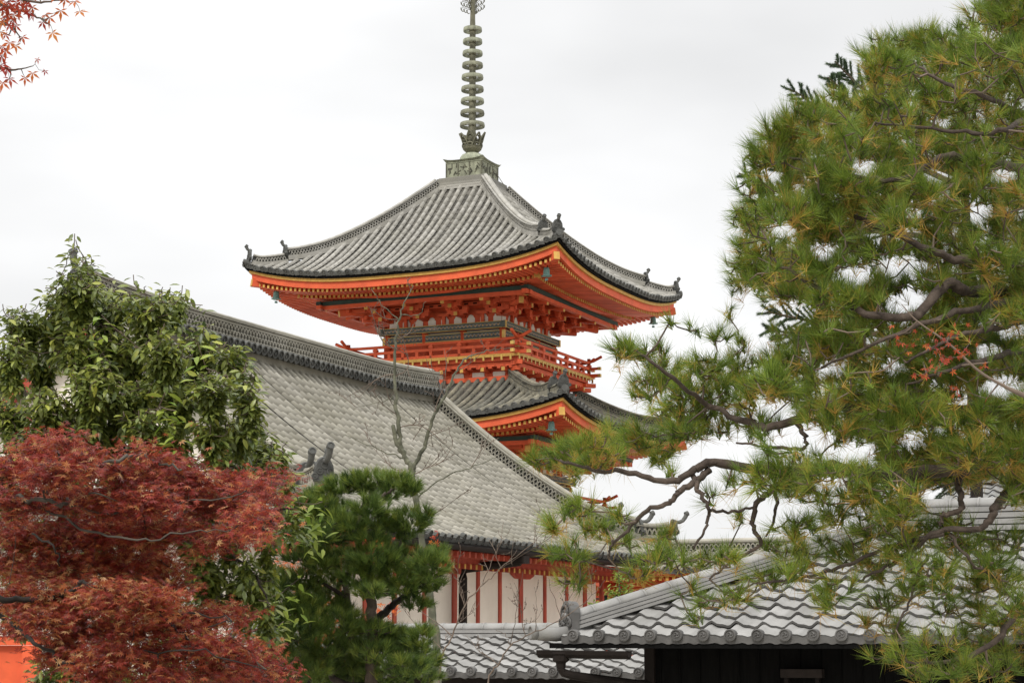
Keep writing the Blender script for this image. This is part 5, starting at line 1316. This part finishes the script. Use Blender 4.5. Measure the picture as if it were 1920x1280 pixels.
g = G(); blades(g, pos, ax, nr, rng.uniform(.026, .042, m * n_), rng.uniform(.026, .042, m * n_), STAR, STAR_F, t_); g.build('crown', M['maple'], ma, world=True)

# ------------------------------------------------------------------ maple twigs hanging into the top left corner
ms = tree('maple_tree', 'rust red maple twigs with pointed leaves hanging into the top left corner', 'tree', -330, 600, 10.5)
base = np.array([ms.location[0], ms.location[1], -.1]); sk = Skel()
P = catmull([base, base + [.05, 0, 2.2], at(-320, 200, 10.5), at(-250, -60, 10.5), at(-120, -120, 10.5)], 8); g = G(); g.tube(P, np.linspace(.12, .03, len(P)), 10, None); g.build('trunk', M['maple_bark'], ms, True, world=True); sk.put(P, np.linspace(.1, .03, len(P)))
for pts in ([(-250, -60), (-100, -30), (0, -10), (70, 5), (100, 2), (145, -4)], [(-290, 60), (-120, 40), (0, 45), (25, 55), (40, 75)], [(-300, 120), (-120, 110), (0, 128), (28, 132), (62, 124)], [(-100, -30), (0, 8), (40, 22), (70, 33), (95, 48)]):
    P, Rr = limb([(x, y, 10.5) for x, y in pts], .014, .0025, .003); g = G(); g.tube(P, Rr, 6, .3); g.build('branch', M['twig'], ms, True, world=True); sk.put(P, Rr)
LV = [(12, 4, 1), (22, 10, 1), (35, 25, .9), (8, 34, .9), (52, 5, .9), (60, 14, .8), (25, 38, .8), (3, 14, 1), (40, 2, 1), (16, 28, .9), (10, 95, .9), (4, 88, .8), (12, 130, .8), (85, 28, .9), (93, 33, 1), (80, 42, .8), (114, 20, 1), (150, 22, 1), (140, 3, .9), (122, 0, .9), (98, 62, 1), (38, 15, 1.1), (48, 10, 1), (55, 22, .9), (30, 5, 1), (15, 12, 1.2), (8, 22, 1.1), (18, 3, 1), (62, 30, .6), (17, 48, .8), (30, 48, .9), (42, 70, .8), (18, 80, 1), (30, 85, .8), (2, 60, .8), (3, 105, 1.2), (2, 122, 1.1), (18, 148, 1), (5, 155, 1), (47, 146, .8), (61, 137, .9), (85, 133, .5), (70, 111, .5), (5, 40, .9), (10, 65, .7), (-20, 20, 1.1), (-30, 60, 1.1), (-40, 110, 1.1), (-60, 40, 1.1), (-70, 90, 1), (-15, 90, 1), (-25, 140, 1), (25, 28, .9), (45, -8, 1), (75, -12, 1), (105, -10, 1), (0, 0, 1)]
A = np.array([(x, y) for x, y, s_ in LV], float); pos = px2w(A, 10.5 + rng.uniform(-.12, .12, len(A))); m = len(A)
ax = np.stack([.35 * rng.normal(size=m) + .15, .3 * rng.normal(size=m), -1 + .25 * rng.normal(size=m)], 1); nr = np.array([0, -1., .3]) + .45 * rng.normal(size=(m, 3))
sz_ = np.array([s_ for _, _, s_ in LV]) * .07
g = G(); blades(g, pos, ax, nr, sz_, sz_, STAR5, STAR5_F, rng.random(m)); g.build('leaves', M['maple_sprig'], ms, world=True)
tw = G(); sk.attach(tw, pos, .0012, .06, .3, 1.0, .0018); tw.build('leaf_stalks', M['twig'], ms, True, world=True)

# ------------------------------------------------------------------ orange maple twig in front of the big pine
mo = tree('slender_maple', 'slender maple whose bare twig with a few orange leaves crosses the big pine', 'tree', 2300, 1200, 6.6)
base = np.array([mo.location[0], mo.location[1], -.1]); sk = Skel()
P = catmull([base, base + [0, .02, 1.5], at(2250, 900, 6.6), at(2100, 820, 6.6), at(1920, 741, 6.6), at(1880, 722, 6.6), at(1835, 695, 6.6), at(1780, 645, 6.6), at(1720, 602, 6.6), at(1690, 570, 6.6)], 6)
g = G(); g.tube(P, np.interp(np.arange(len(P)), [0, len(P) * .4, len(P) * .5, len(P) - 1], [.035, .012, .0065, .0015]), 8, .8); g.build('trunk', M['twig'], mo, True, world=True); sk.put(P[len(P) // 2:], .005)
cl_ = [(1770, 640, 26, 12, 22), (1755, 655, 16, 10, 10), (1765, 680, 12, 14, 12), (1700, 650, 6, 5, 3), (1684, 635, 8, 8, 5), (1735, 700, 12, 8, 8), (1800, 655, 12, 8, 8), (1790, 730, 12, 5, 5), (1838, 690, 6, 4, 3), (1715, 700, 6, 4, 3), (1845, 748, 3, 3, 1)]
A = np.concatenate([np.stack([x + rng.normal(size=k) * a, y + rng.normal(size=k) * b], 1) for x, y, a, b, k in cl_]); m = len(A); pos = px2w(A, 6.6 + rng.normal(size=m) * .05)
ax = np.stack([.6 * rng.normal(size=m), .5 * rng.normal(size=m), -.6 + .4 * rng.normal(size=m)], 1); nr = np.array([0, -.8, .6]) + .6 * rng.normal(size=(m, 3))
g = G(); blades(g, pos, ax, nr, rng.uniform(.013, .023, m), rng.uniform(.013, .023, m), STAR5, STAR5_F, rng.random(m) * .8); g.build('leaves', M['maple_sprig'], mo, world=True)
tw = G(); sk.attach(tw, pos[rng.random(m) < .4], .0008, .06, .5, 1.0, .0012); tw.build('leaf_stalks', M['twig'], mo, True, world=True)

# ------------------------------------------------------------------ orange leaved maple behind the clipped pine
om = tree('orange_maple', 'bright orange leaved maple glimpsed through gaps in the clipped pine', 'tree', 640, 1300, 15.6)
pads = [(545, 1068, 32, 10), (520, 1060, 20, 8), (620, 1185, 20, 34), (640, 1240, 24, 20), (715, 1015, 22, 10), (650, 985, 18, 8), (818, 1020, 8, 5), (560, 1115, 12, 8), (600, 1130, 20, 20), (585, 1210, 20, 30), (720, 1150, 20, 14)]
P_, O_, I_ = pad_points(pads, .012, 15.6, .15, .2)
base = np.array([om.location[0], om.location[1], -.1]); sk = Skel(); P, Rr = limb([(640, 1260, 15.6), (640, 1150, 15.6), (620, 1060, 15.6)], .04, .01, .01); P = np.vstack([base, P]); Rr = np.r_[.05, Rr]
g = G(); g.tube(P, Rr, 8, .3); g.build('trunk', M['maple_bark'], om, True, world=True); sk.put(P, Rr); tw = G(); sk.attach(tw, P_, .002, .08, .3, 3, .002); tw.build('twigs', M['twig'], om, True, world=True)
m = len(P_); n_ = 5; pos = (P_[:, None] + .05 * rng.normal(size=(m, n_, 3))).reshape(-1, 3); ax = unit(rng.normal(size=(m * n_, 3)) + [0, 0, -.5]); nr = np.array([0, -.6, .8]) + .5 * rng.normal(size=(m * n_, 3))
g = G(); blades(g, pos, ax, nr, .036, .036, STAR5, STAR5_F, rng.random(m * n_)); g.build('crown', M['maple_orange'], om, world=True)

# ------------------------------------------------------------------ bare trees before the hall
def bare(name, label, stems, seed_tw, depth, mat, levels=2):
    t = tree(name, label, 'tree', stems[0][0][0][0], stems[0][0][0][1], depth); base = np.array([t.location[0], t.location[1], -.1])
    paths = []
    for i, (pts, r0, r1) in enumerate(stems):
        P, Rr = limb([(x, y, depth + (d[0] if d else 0)) for x, y, *d in pts], r0, r1, .006)
        if i == 0: P = np.vstack([base, P]); Rr = np.r_[r0 * 1.15, Rr]
        g = G(); g.tube(P, Rr * .58 * (1 + .05 * rng.normal(size=len(Rr))), 9, .2 + .7 * rng.random(len(P))); g.build('trunk' if i == 0 else 'branch', M[mat], t, True, world=True); paths.append((P, Rr))
    g = G()
    def twig(p, d, L, r, lev):
        n_ = max(4, int(L / .05)); Q = [p]; dd = d.copy()
        for k in range(n_):
            dd = unit(dd + rng.normal(size=3) * .16 + np.array([0, 0, .05])); Q.append(Q[-1] + dd * L / n_)
        Q = np.array(Q); g.tube(Q, np.linspace(r, .0016, len(Q)), 4, None, caps=False)
        if lev > 0:
            for k in range(1, len(Q) - 1):
                if rng.random() < .55:
                    d2 = unit(unit(Q[k + 1] - Q[k]) + rng.normal(size=3) * np.array([.7, .5, .7])); twig(Q[k], d2, L * rng.uniform(.25, .5), r * .6, lev - 1)
        else:
            for q_ in Q[1::2]: g.lathe(q_, [(.003, -.004), (.0042, .0), (.002, .008)], 4, .4)
    for x, y, dx, dy, L, r in seed_tw:
        p = at(x, y, depth)
        best = min(((np.linalg.norm(P - p, axis=1).min(), P[np.argmin(np.linalg.norm(P - p, axis=1))]) for P, _ in paths), key=lambda a: a[0])[1]
        twig(best, unit(np.array([dx, rng.normal() * .3, -dy])), L, r, levels)
    if g.n: g.build('twigs', M['twig'], t, world=True)
    return t
mp = 18.0 / F_PX
D_ST = [([(818, 1400), (819, 1212), (808, 1130), (798, 1060), (788, 980), (776, 905), (771, 876), (756, 851), (748, 810), (743, 754), (740, 707), (742, 654), (749, 600), (758, 565), (775, 535)], .075, .006),
        ([(773, 880), (785, 858), (802, 819), (815, 776), (834, 744), (856, 694), (880, 668), (920, 656), (960, 652)], .04, .004), ([(756, 851), (745, 832), (737, 797)], .04, .034), ([(760, 860), (700, 838), (646, 814)], .012, .004), ([(737, 744), (725, 750), (668, 763)], .012, .003), ([(785, 931), (830, 895), (880, 878), (930, 858)], .014, .004), ([(749, 600), (715, 570), (697, 540)], .010, .004), ([(752, 590), (785, 590), (798, 565)], .009, .003)]
TW = [(742, 654, -.8, -.35, .5, .006), (743, 640, .8, -.3, .45, .006), (749, 600, -.9, -.1, .4, .005), (740, 707, .8, -.4, .5, .006), (741, 700, -.9, .1, .5, .005), (748, 800, .8, -.2, .5, .006), (745, 780, -.9, -.4, .4, .005), (815, 776, .4, -.8, .5, .005), (834, 744, -.4, -.8, .4, .004), (856, 694, .7, -.5, .4, .004), (802, 819, .9, -.2, .4, .005), (700, 838, -.6, -.6, .35, .004), (880, 878, .5, -.7, .4, .004), (770, 545, -.3, -.9, .15, .003), (744, 760, -.7, -.6, .35, .004), (765, 890, .9, -.2, .6, .006), (775, 910, -.8, -.5, .5, .005), (788, 980, .9, -.5, .5, .005), (920, 656, .8, -.4, .2, .003), (668, 763, -.7, -.4, .3, .003)]
bare('bare_tree', 'leafless grey barked tree with a forked trunk, rising before the hall roof', D_ST, TW, 18.0, 'bark_grey')
S_ST = [([(822, 1420), (826, 1250), (848, 1190), (871, 1134), (905, 1095), (939, 1066), (1000, 1017), (1050, 960)], .016, .003), ([(871, 1134), (868, 1110), (850, 1080)], .006, .003), ([(939, 1066), (930, 1030), (960, 985)], .006, .0025)]
T2 = [(848, 1190, -.8, -.5, .5, .005), (871, 1134, -.5, -.8, .5, .005), (905, 1095, .2, -1, .5, .004), (939, 1066, .9, -.3, .6, .004), (1000, 1017, .1, -1, .35, .003), (850, 1170, .7, -.8, .4, .004), (840, 1220, -.7, -.7, .6, .004)]
bare('bare_sapling', 'thin bare sapling leaning right, its twigs across the white hall wall', S_ST, T2, 17.2, 'twig')
S_ST = [([(905, 1420), (917, 1277), (935, 1245), (957, 1209), (1005, 1184), (1055, 1158), (1110, 1115), (1134, 1087)], .016, .003), ([(957, 1209), (950, 1190), (930, 1180)], .006, .003)]
T2 = [(935, 1245, -.7, -.7, .4, .004), (957, 1209, .2, -1, .5, .004), (1005, 1184, .2, -1, .4, .004), (1055, 1158, .6, -.7, .4, .003), (1110, 1115, .1, -1, .35, .003), (985, 1190, -.4, -.9, .5, .004), (1055, 1158, -.2, -.9, .4, .003)]
bare('leafless_shrub', 'spindly leafless shrub before the low tiled wall, bending towards the storehouse', S_ST, T2, 16.8, 'twig')

# ------------------------------------------------------------------ small light green shrub behind the storehouse roof
sh = tree('green_shrub', 'small light green leafy shrub peeping over the storehouse ridge', 'shrub', 1165, 1200, 24.0)
pads = [(1160, 1080, 8, 22), (1152, 1105, 16, 14), (1178, 1100, 14, 16), (1165, 1120, 26, 14), (1110, 1130, 10, 12), (1140, 1130, 20, 10)]
P_, O_, I_ = pad_points(pads, .016, 24.0, .05, .2); base = np.array([sh.location[0], sh.location[1], -.1]); sk = Skel()
P = catmull([base, at(1165, 1200, 24), at(1162, 1110, 24), at(1160, 1065, 24)], 5); g = G(); g.tube(P, np.linspace(.03, .005, len(P)), 6, .4); g.build('stem', M['twig'], sh, True, world=True); sk.put(P, .01)
tw = G(); sk.attach(tw, P_, .002, .08, .3, 3, .002); tw.build('twigs', M['twig'], sh, True, world=True)
g = G(); p_, a_, n2_, L_, W_l, t_ = leaf_whorls(P_, O_, 8, .07, .022, None, -.3, .01); blades(g, p_, a_, n2_, L_, W_l, LAUREL, LAUREL_F, rng.random(len(p_))); g.build('foliage', M['leaf_young'], sh, True, world=True)
